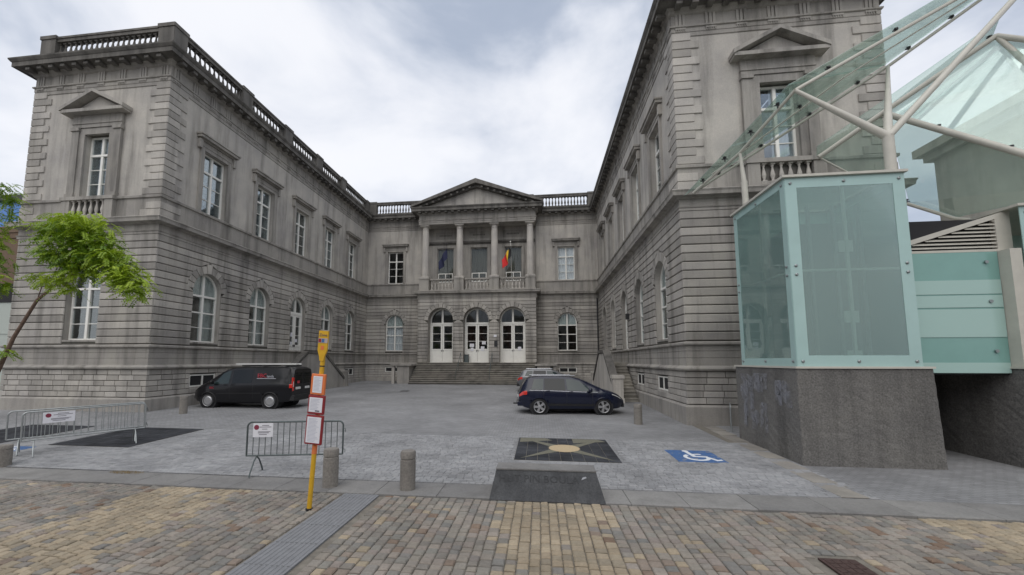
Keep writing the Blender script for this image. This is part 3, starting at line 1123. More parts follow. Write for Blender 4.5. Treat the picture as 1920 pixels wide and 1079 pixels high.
def hood(F, u, hw):
    """moulded surround and straight cornice on an upper window"""
    mb = MB()
    po = [(u - hw - 0.24, 10.12), (u - hw - 0.24, UZ1 + 0.24), (u + hw + 0.24, UZ1 + 0.24), (u + hw + 0.24, 10.12)]
    for a, b, c, e_ in ((u - hw - 0.24, u - hw + 0.001, 10.121, UZ1 + 0.24), (u + hw - 0.001, u + hw + 0.24, 10.121, UZ1 + 0.24), (u - hw, u + hw, UZ1 - 0.001, UZ1 + 0.239)):
        fbox(mb, F, a, b, -0.02, 0.062, c, e_)
    for a, b, c, e_ in ((u - hw - 0.27, u - hw - 0.19, 10.122, UZ1 + 0.26), (u + hw + 0.19, u + hw + 0.27, 10.122, UZ1 + 0.26), (u - hw - 0.2, u + hw + 0.2, UZ1 + 0.18, UZ1 + 0.258)):
        fbox(mb, F, a, b, -0.02, 0.09, c, e_)
    s = cpart(mb, 'window_surround', M['trim'])
    m2 = MB()
    fbox(m2, F, u - hw - 0.30, u + hw + 0.30, -0.02, 0.045, UZ1 + 0.262, UZ1 + 0.46)
    fbox(m2, F, u - hw - 0.36, u + hw + 0.36, -0.02, 0.13, UZ1 + 0.46, UZ1 + 0.53)
    fbox(m2, F, u - hw - 0.50, u + hw + 0.50, -0.02, 0.30, UZ1 + 0.53, UZ1 + 0.66)
    fbox(m2, F, u - hw - 0.55, u + hw + 0.55, -0.02, 0.36, UZ1 + 0.66, UZ1 + 0.74)
    for sg in (-1, 1):
        fbox(m2, F, u + sg * (hw + 0.36) - 0.09, u + sg * (hw + 0.36) + 0.09, -0.02, 0.17, UZ1 + 0.0, UZ1 + 0.461)
    m2.build('hood', M['trim'], s)


for k in ('SL', 'SR'):
    F = FAC[k]
    for i, op in enumerate(lowers[k]):
        if i != 2:
            arched_window(F, op, cur=('half' if i < 2 else 'top'))
    for i, (u, w) in enumerate(uppers[k]):
        rect_window(F, u, w, UZ0, UZ1, gm=M['glass_sky'] if k == 'SL' else M['glass'], cur='full' if (k == 'SL' and i < 2) else ('half' if i % 2 else None))
        hood(F, u, w)
for k in ('RL', 'RR'):
    F = FAC[k]
    arched_window(F, lowers[k][0], cur='full' if k == 'RL' else 'top')
    u, w = uppers[k][0]
    rect_window(F, u, w, UZ0, UZ1, cur=None if k == 'RL' else 'full')
    hood(F, u, w)


def pediment(mb, F, uc, hw, z0, zt, d0, d1, th):
    """raking cornice + horizontal cornice"""
    fbox(mb, F, uc - hw, uc + hw, d0, d1, z0, z0 + th)
    for s in (-1, 1):
        pts = [(uc + s * hw * 1.02, z0 + th * 0.6), (uc, zt - th), (uc, zt), (uc + s * hw * 1.02, z0 + th * 1.75)]
        vs = [F.p(u, d, z) for d in (d0, d1 + 0.04) for u, z in pts]
        mb.add(vs, [(0, 1, 2, 3), (7, 6, 5, 4), (0, 1, 5, 4), (1, 2, 6, 5), (2, 3, 7, 6), (3, 0, 4, 7)])


for k in ('FL', 'FR'):
    F = FAC[k]
    arched_window(F, lowers[k][0], cur=None)
    u, w = uppers[k][0]
    rect_window(F, u, w, UZ0, UZ1 - 0.1, gm=M['glass_sky'], cur='full' if k == 'FL' else 'half')
    mb = MB()
    for s in (-1, 1):
        fbox(mb, F, u + s * (w + 0.13) - 0.14, u + s * (w + 0.13) + 0.14, -0.02, 0.09, 10.121, 13.56)
        fbox(mb, F, u + s * (w + 0.46) - 0.19, u + s * (w + 0.46) + 0.19, -0.02, 0.14, 10.125, 13.42)
        fbox(mb, F, u + s * (w + 0.46) - 0.22, u + s * (w + 0.46) + 0.22, -0.02, 0.19, 10.124, 10.30)
        fbox(mb, F, u + s * (w + 0.46) - 0.23, u + s * (w + 0.46) + 0.23, -0.02, 0.20, 13.42, 13.58)
    fbox(mb, F, u - w, u + w, -0.02, 0.088, UZ1 - 0.101, 13.56)
    fbox(mb, F, u - w - 0.66, u + w + 0.66, -0.02, 0.13, 13.58, 14.20)
    fbox(mb, F, u - w - 0.68, u + w + 0.68, -0.02, 0.165, 13.76, 13.82)
    s_ = cpart(mb, 'window_surround', M['trim'])
    m2 = MB()
    pediment(m2, F, u, w + 1.0, 14.20, 15.30, -0.02, 0.46, 0.15)
    m2.build('window_pediment', M['trim'], s_)
    m2 = MB()
    m2.add([F.p(u - w - 0.8, 0.14, 14.34), F.p(u + w + 0.8, 0.14, 14.34), F.p(u, 0.14, 15.12)], [(0, 1, 2)])
    m2.build('tympanum', M['wall'], s_)
    # false balcony
    mb = MB()
    for sg in (-1, 1):
        fbox(mb, F, u + sg * 1.15 - 0.22, u + sg * 1.15 + 0.22, 0.05, 0.26, 9.06, 9.93)
    fbox(mb, F, u - 1.42, u + 1.42, 0.05, 0.31, 9.93, 10.09)
    fbox(mb, F, u - 0.94, u + 0.94, 0.05, 0.28, 9.06, 9.20)
    b = cpart(mb, 'balcony', M['trim'])
    m2 = MB(); fbox(m2, F, u - 0.93, u + 0.93, 0.055, 0.065, 9.2, 9.93); m2.build('niche', M['dark_trim'], b)
    for j in range(6):
        o = place(bal1, 'baluster', F, u - 0.78 + j * 0.312, b, 0.17, 9.20)
        o.scale = (0.95, 0.8, 0.81)

# basement windows in the plinth
for k in ('SL', 'SR', 'RL', 'RR'):
    F = FAC[k]
    for (u, hw, z0, z1) in base_open[k]:
        mb = MB()
        ring(mb, F, rect_poly(u, hw - 0.01, z0, z1), rect_poly(u, hw - 0.08, z0 + 0.06, z1 - 0.06), 0.004, 0.05)
        fbox(mb, F, u - 0.04, u + 0.04, 0.005, 0.051, z0 + 0.03, z1 - 0.03)
        w = cpart(mb, 'basement_window', M['white'])
        for s in (-1, 1):
            a, b = sorted((u + s * 0.03, u + s * (hw - 0.07)))
            m2 = MB(); fbox(m2, F, a, b, 0.003, 0.012, z0 + 0.05, z1 - 0.05); m2.build('pane', M['dark'], w)
        m2 = MB(); fbox(m2, F, u - hw + 0.01, u + hw - 0.01, 0.001, 0.10, z0 - 0.12, z0 - 0.005); m2.build('sill', M['plinth'], w)

# ---- doors
def door(F, op, d, closed_z, notices=()):
    u, r, z0, zs = op
    tz = zs - 0.25
    mb = MB()
    n = 16
    fw = 0.12
    po = arch_poly(u, r, z0, zs, n)
    pi_ = [(u - r + fw, z0 + 0.02)] + [(u - (r - fw) * math.cos(math.pi * i / n), zs + (r - fw) * math.sin(math.pi * i / n)) for i in range(n + 1)] + [(u + r - fw, z0 + 0.02)]
    ring(mb, F, po, pi_, d, d + 0.12)
    fbox(mb, F, u - r + 0.08, u + r - 0.08, d + 0.003, d + 0.15, tz - 0.09, tz + 0.09)
    fbox(mb, F, u - 0.09, u + 0.09, d + 0.004, d + 0.13, tz, zs + r - 0.06)
    dr = cpart(mb, 'door', M['white'])
    ri = r - fw
    for s in (-1, 1):
        a, b = u + s * 0.09, u + s * ri
        arc = [(u + s * ri * math.cos(math.pi / 2 * i / 8), zs + ri * math.sin(math.pi / 2 * i / 8)) for i in range(9)]
        pane(F, [(a, tz + 0.09), (b, tz + 0.09)] + arc[:-1] + [(a, zs + math.sqrt(ri * ri - 0.09 ** 2))], d + 0.05, dr, M['glass'])
        lo, hi = sorted((u + s * 0.012, u + s * (ri + 0.02)))
        m2 = MB()
        st = 0.15
        bz = z0 + (tz - z0) * 0.33
        fbox(m2, F, lo, lo + st, d + 0.03, d + 0.11, z0 + 0.03, tz - 0.09)
        fbox(m2, F, hi - st, hi, d + 0.03, d + 0.11, z0 + 0.03, tz - 0.09)
        fbox(m2, F, lo + st, hi - st, d + 0.031, d + 0.108, tz - 0.24, tz - 0.09)
        fbox(m2, F, lo + st, hi - st, d + 0.031, d + 0.108, bz - 0.07, bz + 0.07)
        fbox(m2, F, lo + st, hi - st, d + 0.031, d + 0.108, z0 + 0.03, z0 + 0.2)
        fbox(m2, F, lo + st, hi - st, d + 0.033, d + 0.08, z0 + 0.2, bz - 0.07)
        zz = [bz + 0.07 + (tz - 0.24 - bz - 0.07) * i / 3 for i in range(4)]
        for z in zz[1:3]:
            fbox(m2, F, lo + st, hi - st, d + 0.032, d + 0.09, z - 0.018, z + 0.018)
        m2.build('door_leaf', M['white'], dr)
        for c0, c1 in zip(zz[:-1], zz[1:]):
            pane(F, [(lo + st, c0), (hi - st, c0), (hi - st, c1), (lo + st, c1)], d + 0.05, dr, M['glass'])
    m2 = MB()
    fbox(m2, F, u - 0.10, u - 0.05, d + 0.11, d + 0.16, z0 + 1.05, z0 + 1.2)
    fbox(m2, F, u + 0.05, u + 0.10, d + 0.11, d + 0.16, z0 + 1.05, z0 + 1.2)
    m2.build('handle', M['black_metal'], dr)
    for (du, z, w, h) in notices:
        m2 = MB(); fbox(m2, F, u + du - w / 2, u + du + w / 2, d + 0.113, d + 0.118, z0 + z - h / 2, z0 + z + h / 2)
        m2.build('notice', M['paper'], dr)
    return dr


door(PFf, lowers['PF'][0], -0.95, 2.3)
door(PFf, lowers['PF'][1], -0.95, 2.3, [(-0.52, 1.62, 0.42, 0.32), (-0.5, 1.25, 0.28, 0.3), (0.62, 1.85, 0.36, 0.28), (0.5, 1.32, 0.34, 0.4)])
door(PFf, lowers['PF'][2], -0.95, 2.3, [(0.6, 1.3, 0.3, 0.34)])
door(SLf, lowers['SL'][2], -0.34, 2.42, [(-0.3, 1.9, 0.22, 0.3), (0.25, 1.5, 0.3, 0.22), (-0.3, 1.3, 0.25, 0.2)])
door(SRf, lowers['SR'][2], -0.34, 2.42)
mb = MB(); fbox(mb, PFf, 5.56 + 1.70, 5.56 + 2.0, 0.05, 0.09, 3.75, 4.30); cpart(mb, 'plaque', M['black_metal'])
mb = MB(); fbox(mb, PFf, 5.56 + 1.66, 5.56 + 1.92, 0.05, 0.075, 4.65, 4.85); cpart(mb, 'plaque', M['paper'])
mb = MB(); fbox(mb, SRf, 25.55 - YF, 25.75 - YF, 0.05, 0.25, 5.0, 5.35); cpart(mb, 'door_lamp', M['black_metal'])

# ---- portico
cols_u = [5.56 + s for s in (-5.05, -1.68, 1.68, 5.05)]
for u in cols_u:
    px_, py_, _ = PFf.p(u, -0.48, 0)
    mb = MB()
    prof = [(0.35, 10.55)] + [(0.35 - 0.055 * (t / 10) ** 1.7, 10.55 + 4.55 * t / 10) for t in range(1, 11)]
    mb.lathe([(r, z) for r, z in prof], (px_, py_, 0), 24)
    c = cpart(mb, 'column', M['column'], smooth=40)
    m2 = MB()
    m2.box(px_ - 0.45, px_ + 0.45, py_ - 0.45, py_ + 0.45, 10.32, 10.42)
    m2.lathe([(0.44, 10.42), (0.45, 10.46), (0.42, 10.5), (0.37, 10.52), (0.38, 10.56)], (px_, py_, 0), 24)
    m2.build('column_base', M['column'], c, smooth=40)
    m2 = MB()
    m2.lathe([(0.295, 15.08), (0.33, 15.10), (0.33, 15.14), (0.30, 15.16), (0.30, 15.28), (0.34, 15.30), (0.42, 15.40)], (px_, py_, 0), 24)
    m2.box(px_ - 0.44, px_ + 0.44, py_ - 0.44, py_ + 0.44, 15.40, 15.52)
    m2.build('capital', M['column'], c, smooth=40)
    m2 = MB()
    m2.box(px_ - 0.46, px_ + 0.46, py_ - 0.46, py_ + 0.46, 9.06, 10.18)
    m2.box(px_ - 0.50, px_ + 0.50, py_ - 0.50, py_ + 0.50, 10.18, 10.32)
    m2.box(px_ - 0.50, px_ + 0.50, py_ - 0.50, py_ + 0.50, 9.05, 9.2)
    m2.build('column_pedestal', M['trim'], c)
for i in range(3):
    a, b = cols_u[i] + 0.5, cols_u[i + 1] - 0.5
    mb = MB()
    fbox(mb, PFf, a, b, -0.62, -0.34, 9.05, 9.24)
    fbox(mb, PFf, a, b, -0.64, -0.32, 10.14, 10.28)
    bb = cpart(mb, 'balcony_rail', M['trim'])
    n = 7
    for j in range(n):
        place(bal1, 'baluster', PFf, a + (b - a) * (j + 0.5) / n, bb, -0.48, 9.24)
mb = MB()
mb.box(PL + 0.003, PR - 0.003, YP + 0.003, YP + 0.72, 15.51, 16.65)
mb.box(PL + 0.003, PL + 0.72, YP + 0.72, YR + 0.2, 15.512, 16.65)
mb.box(PR - 0.72, PR - 0.003, YP + 0.72, YR + 0.2, 15.512, 16.65)
cpart(mb, 'portico_beam', M['trim'])
# pediment with its roof
mb = MB()
HW, ZB, ZT, TH = 6.30, 17.10, 19.62, 0.42
for s in (-1, 1):
    pts = [(XC + s * HW, ZB - 0.02), (XC, ZT - TH), (XC, ZT), (XC + s * HW, ZB + 0.18)]
    vs = [(x_, y_, z_) for y_ in (YP - 0.72, YP + 0.9) for x_, z_ in pts]
    mb.add(vs, [(0, 1, 2, 3), (7, 6, 5, 4), (0, 1, 5, 4), (1, 2, 6, 5), (2, 3, 7, 6), (3, 0, 4, 7)])
    pts = [(XC + s * (HW - 0.55), ZB - 0.01), (XC, ZT - TH - 0.24), (XC, ZT - TH - 0.02), (XC + s * (HW - 0.05), ZB - 0.01)]
    vs = [(x_, y_, z_) for y_ in (YP - 0.30, YP + 0.9) for x_, z_ in pts]
    mb.add(vs, [(0, 1, 2, 3), (7, 6, 5, 4), (0, 1, 5, 4), (1, 2, 6, 5), (2, 3, 7, 6), (3, 0, 4, 7)])
cpart(mb, 'pediment_cornice', M['dark_trim'])
for s in (-1, 1):
    for j in range(1, 10):
        mb = MB()
        t = j / 10
        x_ = XC + s * (HW - 0.4) * (1 - t)
        z_ = ZB + (ZT - TH - ZB) * t - 0.12
        mb.box(x_ - 0.1, x_ + 0.1, YP - 0.55, YP - 0.28, z_ - 0.12, z_ + 0.06)
        cpart(mb, 'modillion', M['dark_trim'])
mb = MB()
mb.slab([(XC - HW + 0.5, YP + 0.12, ZB - 0.02), (XC + HW - 0.5, YP + 0.12, ZB - 0.02), (XC, YP + 0.12, ZT - TH - 0.1)], (0, 0.6, 0))
cpart(mb, 'tympanum', M['wall'])
mb = MB()
for s in (-1, 1):
    mb.slab([(XC + s * HW * 0.98, YP + 0.8, ZB + 0.12), (XC, YP + 0.8, ZT - 0.06), (XC, YR + 5, ZT - 0.06), (XC + s * HW * 0.98, YR + 5, ZB + 0.12)], (0, 0, -0.12))
cpart(mb, 'portico_roof', M['roof'])
# loggia windows, panels over them
for (u, w, a, b) in LG:
    mb = MB()
    ring(mb, LGf, rect_poly(u, w, a, b), rect_poly(u, w - 0.09, a + 0.09, b - 0.09), -0.22, -0.12)
    wn = cpart(mb, 'window', M['trim'])
    pane(LGf, rect_poly(u, w - 0.09, a + 0.09, b - 0.09), -0.17, wn, M['glass'])
    curtain(LGf, u - w, u + w, a, b, -0.36, wn, M['old_blind'], 'blind')
    m2 = MB(); ring(m2, LGf, rect_poly(u, w - 0.12, a + 0.05, a + 0.95), rect_poly(u, w - 0.20, a + 0.13, a + 0.87), -0.118, -0.06); fbox(m2, LGf, u - 0.04, u + 0.04, -0.117, -0.062, a + 0.1, a + 0.9); m2.build('low_casement', M['white'], wn)
    mb = MB()
    for sg in (-1, 1):
        fbox(mb, LGf, u + sg * (w + 0.12) - 0.14, u + sg * (w + 0.12) + 0.14, -0.02, 0.07, 9.9, b + 0.26)
    fbox(mb, LGf, u - w, u + w, -0.02, 0.07, b - 0.001, b + 0.26)
    cpart(mb, 'window_surround', M['trim'])
    mb = MB(); fbox(mb, LGf, u - 1.0, u + 1.0, -0.02, 0.04, 14.55, 15.25); p_ = cpart(mb, 'inscription_panel', M['trim'])
    m2 = MB()
    for j in range(9):
        fbox(m2, LGf, u - 0.62 + j * 0.14, u - 0.53 + j * 0.14, 0.03, 0.045, 14.82, 14.97)
    m2.build('inscription', M['dark_trim'], p_)
mb = MB(); fbox(mb, LGf, 0.1, LGf.len - 0.1, -0.01, 0.22, 14.08, 14.26); fbox(mb, LGf, 0.1, LGf.len - 0.1, -0.01, 0.12, 13.98, 14.08); cpart(mb, 'loggia_cornice', M['dark_trim'])

# ---- front steps with side blocks
stair = thing('front_steps', (XC, 35, 0.47)); stair.parent = civic; stair.matrix_parent_inverse = CIV_INV
SX0, SX1 = PL + 0.12, PR - 0.12
nS, zS0, yS0 = 12, 0.44, 34.3
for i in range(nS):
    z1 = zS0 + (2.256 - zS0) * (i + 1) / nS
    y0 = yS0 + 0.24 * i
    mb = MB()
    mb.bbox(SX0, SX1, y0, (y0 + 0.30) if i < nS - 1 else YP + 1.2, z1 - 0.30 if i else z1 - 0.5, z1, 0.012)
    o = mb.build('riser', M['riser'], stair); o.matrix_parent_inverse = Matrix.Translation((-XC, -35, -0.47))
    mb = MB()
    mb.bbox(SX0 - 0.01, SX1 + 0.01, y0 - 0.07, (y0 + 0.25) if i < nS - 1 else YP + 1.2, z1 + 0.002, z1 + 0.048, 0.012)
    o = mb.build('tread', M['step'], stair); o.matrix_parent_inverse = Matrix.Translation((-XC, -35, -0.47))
for s in (-1, 1):
    xa = XC + s * 5.46
    mb = MB()
    x0, x1 = sorted((xa + s * 0.15, xa + s * 1.25))
    mb.bbox(x0, x1, 35.0, YR - 0.05, 0.2, 2.02, 0.02)
    b = cpart(mb, 'stair_cheek', M['plinth'])
    m2 = MB(); x0, x1 = sorted((xa - s * 0.06, xa + s * 1.85)); m2.bbox(x0, x1, 34.85, YR - 0.03, 2.02, 2.20, 0.02); m2.build('cap', M['trim'], b)
    m2 = MB(); x0, x1 = sorted((xa + s * 1.5, xa + s * 1.75)); m2.bbox(x0, x1, 35.0, 35.3, 0.2, 2.02, 0.01); m2.build('pillar', M['plinth'], b)
for u in (-1.35, 1.55):
    mb = MB()
    pts = [(XC + u, 34.7, 0.6), (XC + u, 34.7, 1.5), (XC + u, 36.85, 3.2), (XC + u, 36.85, 2.3)]
    mb.tube(pts[:2], 0.02); mb.tube(pts[1:3], 0.025); mb.tube(pts[2:], 0.02)
    mb.tube([(XC + u, 35.8, 1.4), (XC + u, 35.8, 2.37)], 0.015)
    cpart(mb, 'handrail', M['steel_dark'], smooth=40)

# ---- side stairs: a landing at the wing door, flights on both sides, solid parapet
for key, F in (('SL', SLf), ('SR', SRf)):
    uc = side_u[2]
    mb = MB()
    outl = [(uc - 4.35, 0.05), (uc - 4.35, 0.9), (uc - 1.05, 2.95), (uc + 1.05, 2.95), (uc + 4.35, 0.9), (uc + 4.35, 0.05)]
    k = len(outl)
    vs = [F.p(u, d, z) for d in (1.25, 1.55) for u, z in outl]
    mb.add(vs, [tuple(range(k)), tuple(reversed(range(k, 2 * k)))] + [(i, (i + 1) % k, k + (i + 1) % k, k + i) for i in range(k)])
    st = cpart(mb, 'side_stair', M['plinth'])
    m2 = MB()
    cap = [(uc - 4.3, 0.95), (uc - 1.02, 2.98), (uc + 1.02, 2.98), (uc + 4.3, 0.95), (uc + 4.3, 1.13), (uc + 1.08, 3.16), (uc - 1.08, 3.16), (uc - 4.3, 1.13)]
    for q in ((0, 1, 6, 7), (1, 2, 5, 6), (2, 3, 4, 5)):
        vs = [F.p(cap[i][0], d, cap[i][1]) for d in (1.18, 1.62) for i in q]
        m2.add(vs, [(0, 1, 2, 3), (7, 6, 5, 4), (0, 1, 5, 4), (1, 2, 6, 5), (2, 3, 7, 6), (3, 0, 4, 7)])
    m2.build('parapet_cap', M['dark_trim'], st)
    for s in (-1, 1):
        m2 = MB()
        fbox(m2, F, uc + s * 4.45 - 0.26, uc + s * 4.45 + 0.26, 1.13, 1.66, 0.0, 1.55)
        fbox(m2, F, uc + s * 4.45 - 0.32, uc + s * 4.45 + 0.32, 1.07, 1.72, 1.55, 1.72)
        fbox(m2, F, uc + s * 4.45 - 0.30, uc + s * 4.45 + 0.30, 1.09, 1.70, 0.0, 0.5)
        m2.build('pedestal', M['plinth'], st)
        g0 = G(*F.p(uc + s * 4.0, 0.7, 0)[:2])
        for i in range(11):
            z1 = g0 + (2.38 - g0) * (i + 1) / 12
            ua, ub = uc + s * (4.0 - i * 0.27), uc + s * (4.0 - (i + 1) * 0.27 - 0.03)
            m2 = MB()
            fbox(m2, F, min(ua, ub), max(ua, ub), 0.23, 1.248, max(0, z1 - 0.32), z1 - 0.04)
            fbox(m2, F, min(ua + s * 0.04, ub), max(ua + s * 0.04, ub), 0.225, 1.2485, z1 - 0.04, z1)
            m2.build('step', M['step'], st)
    m2 = MB()
    fbox(m2, F, uc - 1.04, uc + 1.04, 0.0, 1.249, 0.2, 2.38)
    m2.build('landing', M['step'], st)

mb = MB(); mb.tube([(XR - 0.16, YR - 0.14, 8.3), (XR - 0.16, YR - 0.14, 1.0), (XR - 0.3, YR - 0.3, 0.75)], 0.055, 10)
for z in (2.6, 4.6, 6.6):
    mb.lathe([(0.07, 0), (0.07, 0.06)], (XR - 0.16, YR - 0.14, z), 10)
cpart(mb, 'downpipe', M['black_metal'], smooth=40)
# flags on the portico
def flag(name, x, cols, label, lean):
    t = thing(name, (x, YP + 0.35, 10.28), 0, label, 'flag')
    a, b = Vector((0, 0, 0)), Vector((lean, -1.35, 2.95))
    mb = MB(); mb.tube([a, b], 0.022, 8)
    mb.lathe([(0.01, 0), (0.045, 0.02), (0.05, 0.06), (0.02, 0.11)], b, 8)
    mb.build('pole', M['white'] if lean < 0.1 else M['black_metal'], t, smooth=40)
    n = len(cols)
    for k, c in enumerate(cols):
        mb = MB()
        vs = []
        NS, NT = 8, 12
        for i in range(NS + 1):
            for j in range(NT + 1):
                s_ = (k + i / NS) / n
                tt = j / NT
                p = a.lerp(b, 0.90 - 0.42 * s_)
                dx = -0.85 * s_ * (1 - 0.2 * tt) + 0.10 * math.sin(9 * s_ + 3 * tt) * tt
                dy = 0.12 * math.sin(11 * s_ + 1.2 * tt)
                vs.append((p.x + dx, p.y + dy - 0.03, p.z - tt * (1.05 - 0.2 * s_)))
        for i in range(NS):
            for j in range(NT):
                o_ = i * (NT + 1) + j
                mb.f.append((o_, o_ + NT + 1, o_ + NT + 2, o_ + 1))
        mb.v = vs
        mb.build('cloth', c, t, smooth=80, fix=False)
    return t


fb, fy, fr, fe = simple('flag_black', (0.015, 0.015, 0.015), 0.8), simple('flag_yellow', (0.75, 0.48, 0.03), 0.8), simple('flag_red', (0.62, 0.03, 0.03), 0.8), simple('flag_blue', (0.012, 0.016, 0.055), 0.8)
flag('flag', XC + 3.30, [fb, fy, fr, fr], 'black, yellow and red flag drooping from a pole on the portico balcony', 0.0)
flag('flag', XC - 2.75, [fe], 'dark blue flag hanging limp from a pole on the portico balcony', 0.12)

# ------------------------------------------------------------------ lift tower of the station entrance
TX0, TX1, TY0, TY1, TZG, TZT = 6.10, 8.80, 10.64, 13.36, 2.34, 7.04


def rough_block(name, x0, x1, y0, y1, z0, z1, parent, mat, batter=0.0, seed=1):
    """hewn granite block, faces slightly uneven"""
    rnd = random.Random(seed)
    bm = bmesh.new()
    bmesh.ops.create_cube(bm, size=1)
    for v in bm.verts:
        v.co = Vector(((x0 + x1) / 2 + v.co.x * (x1 - x0), (y0 + y1) / 2 + v.co.y * (y1 - y0), (z0 + z1) / 2 + v.co.z * (z1 - z0)))
    bmesh.ops.bevel(bm, geom=bm.edges[:], offset=0.015, segments=1, affect='EDGES')
    for v in bm.verts:
        if v.co.x > (x0 + x1) / 2 and v.co.z < (z0 + z1) / 2:
            v.co.x += batter
    bmesh.ops.subdivide_edges(bm, edges=[e_ for e_ in bm.edges if e_.calc_length() > 0.5], cuts=22, use_grid_fill=True)
    for v in bm.verts:
        v.co += Vector((rnd.uniform(-1, 1), rnd.uniform(-1, 1), 0)) * 0.006
    mb = MB(); mb.from_bm(bm)
    return mb.build(name, mat, parent)


def world_child(o, root):
    o.matrix_parent_inverse = Matrix.Translation(root.location).inverted()
    return o


tower = thing('lift_tower', ((TX0 + TX1) / 2, (TY0 + TY1) / 2, 0.05), 0, 'teal glass lift tower standing on a rough dark granite base', 'lift tower')
world_child(rough_block('granite_base', TX0 - 0.03, TX1 + 0.18, TY0 - 0.02, TY1 + 0.35, -0.15, TZG - 0.03, tower, M['rock'], 0.10), tower)
gm, gt, gb = mat_new('chalky_graffiti')
gb.inputs['Base Color'].default_value = (0.34, 0.345, 0.375, 1)
gb.inputs['Roughness'].default_value = 0.9
gn = nd(gt, 'ShaderNodeTexNoise', Scale=9, Detail=5, Roughness=0.75)
gg = gt.nodes.new('ShaderNodeNewGeometry')
gt.links.new(gg.outputs['Position'], gn.inputs['Vector'])
gr = gt.nodes.new('ShaderNodeMapRange'); gr.inputs['From Min'].default_value = 0.38; gr.inputs['From Max'].default_value = 0.72; gr.inputs['To Max'].default_value = 0.45
gt.links.new(gn.outputs['Fac'], gr.inputs['Value']); gt.links.new(gr.outputs[0], gb.inputs['Alpha'])
rg = random.Random(4)
for (y0, y1, z0, z1, cnt) in ((12.0, 13.35, 0.55, 2.15, 34), (10.95, 11.55, 1.35, 2.0, 10)):
    for q in range(cnt):
        yc, zc = rg.uniform(y0, y1), rg.uniform(z0 + 0.1, z1 - 0.1)
        wv, hv, sk = rg.uniform(0.05, 0.16), rg.uniform(0.12, 0.38), rg.uniform(-0.06, 0.06)
        mb = MB()
        xo = TX0 - 0.046 - q * 0.0003
        mb.slab([(xo, yc - wv, max(z0, zc - hv)), (xo, yc + wv, max(z0, zc - hv * rg.uniform(0.7, 1))), (xo, yc + wv + sk, min(z1, zc + hv)), (xo, yc - wv + sk, min(z1, zc + hv * rg.uniform(0.7, 1)))], (0.0002, 0, 0))
        world_child(mb.build('graffiti_smear', gm, tower), tower)
mb = MB()
mb.box(TX0 - 0.06, TX1 + 0.20, TY0 - 0.06, TY1 + 0.36, TZG - 0.03, TZG + 0.02)
world_child(mb.build('base_ledge', M['cream_steel'], tower), tower)
mb = MB()
for a_, b_, c_, d_ in ((TX0 - 0.07, TX1 + 0.04, TY0 - 0.07, TY0 + 0.12), (TX0 - 0.07, TX1 + 0.04, TY1 - 0.12, TY1 + 0.05), (TX0 - 0.07, TX0 + 0.12, TY0 + 0.12, TY1 - 0.12), (TX1 - 0.14, TX1 + 0.04, TY0 + 0.12, TY1 - 0.12)):
    mb.box(a_, b_, c_, d_, TZT, TZT + 0.06)
world_child(mb.build('roof_edge', M['cream_steel'], tower), tower)
mb = MB(); mb.box(TX0 + 0.11, TX1 - 0.13, TY0 + 0.11, TY1 - 0.11, TZT + 0.02, TZT + 0.04)
world_child(mb.build('daylight_roof_glass', M['canopy_glass'], tower), tower)  # glazed top added to let daylight down onto the inner frame
M['spider'] = simple('steel_bolt', (0.30, 0.32, 0.32), 0.35, 0.8)
TF = Fc(TX0, TY0, 1, 0, 0, -1, TX1 - TX0)
TS = Fc(TX0, TY0, 0, 1, -1, 0, TY1 - TY0)
TRr = Fc(TX1, TY0, 0, 1, 1, 0, TY1 - TY0)
TBk = Fc(TX0, TY1, 1, 0, 0, 1, TX1 - TX0)


def glazed(F, root, z0, z1, b=0.26, u0=0.012, u1=None, inner=True):
    u1 = u1 or F.len - 0.012
    mb = MB()
    ring(mb, F, [(u0, z0), (u0, z1), (u1, z1), (u1, z0)], [(u0 + b, z0 + b), (u0 + b, z1 - b), (u1 - b, z1 - b), (u1 - b, z0 + b)], -0.016, 0.0)
    fr_ = world_child(mb.build('frosted_border', M['tower_frost'], root), root)
    mb = MB(); fbox(mb, F, u0 + b - 0.004, u1 - b + 0.004, -0.012, -0.004, z0 + b - 0.004, z1 - b + 0.004)
    world_child(mb.build('glass_pane', M['tower_clear'], root), root)
    zs = [z0 + 0.12, (z0 + z1) / 2 - 0.11, (z0 + z1) / 2 + 0.11, z1 - 0.14]
    for u in (u0 + 0.12, (u0 + u1) / 2, u1 - 0.12):
        for z in zs:
            if u == (u0 + u1) / 2 and z not in (zs[0], zs[-1]): continue
            m2 = MB()
            c = F.p(u, 0.0, z)
            k = 10
            for r0, r1, d0, d1 in ((0.035, 0.035, 0.0, 0.02), (0.035, 0.018, 0.02, 0.032)):
                ra = [F.p(u + r0 * math.cos(2 * math.pi * i / k), d0, z + r0 * math.sin(2 * math.pi * i / k)) for i in range(k)]
                rb = [F.p(u + r1 * math.cos(2 * math.pi * i / k), d1, z + r1 * math.sin(2 * math.pi * i / k)) for i in range(k)]
                m2.add(ra + rb, [(i, (i + 1) % k, k + (i + 1) % k, k + i) for i in range(k)] + [tuple(range(k, 2 * k))])
            m2.build('bolt', M['spider'], fr_)
    if inner:
        um = (u0 + u1) / 2
        mb = MB()
        fbox(mb, F, um - 0.03, um + 0.03, -0.11, -0.05, z0 + 0.02, z1 - 0.02)
        fbox(mb, F, u0 + 0.05, u1 - 0.05, -0.109, -0.055, (z0 + z1) / 2 - 0.025, (z0 + z1) / 2 + 0.025)
        fm = world_child(mb.build('inner_frame', M['white'], root), root)
        for z in (z0 + 0.1, z0 + 1.05, (z0 + z1) / 2 + 0.45):
            m2 = MB(); fbox(m2, F, um - 0.16, um + 0.16, -0.125, -0.10, z, z + 0.28); m2.build('bracket_plate', M['white'], fm)


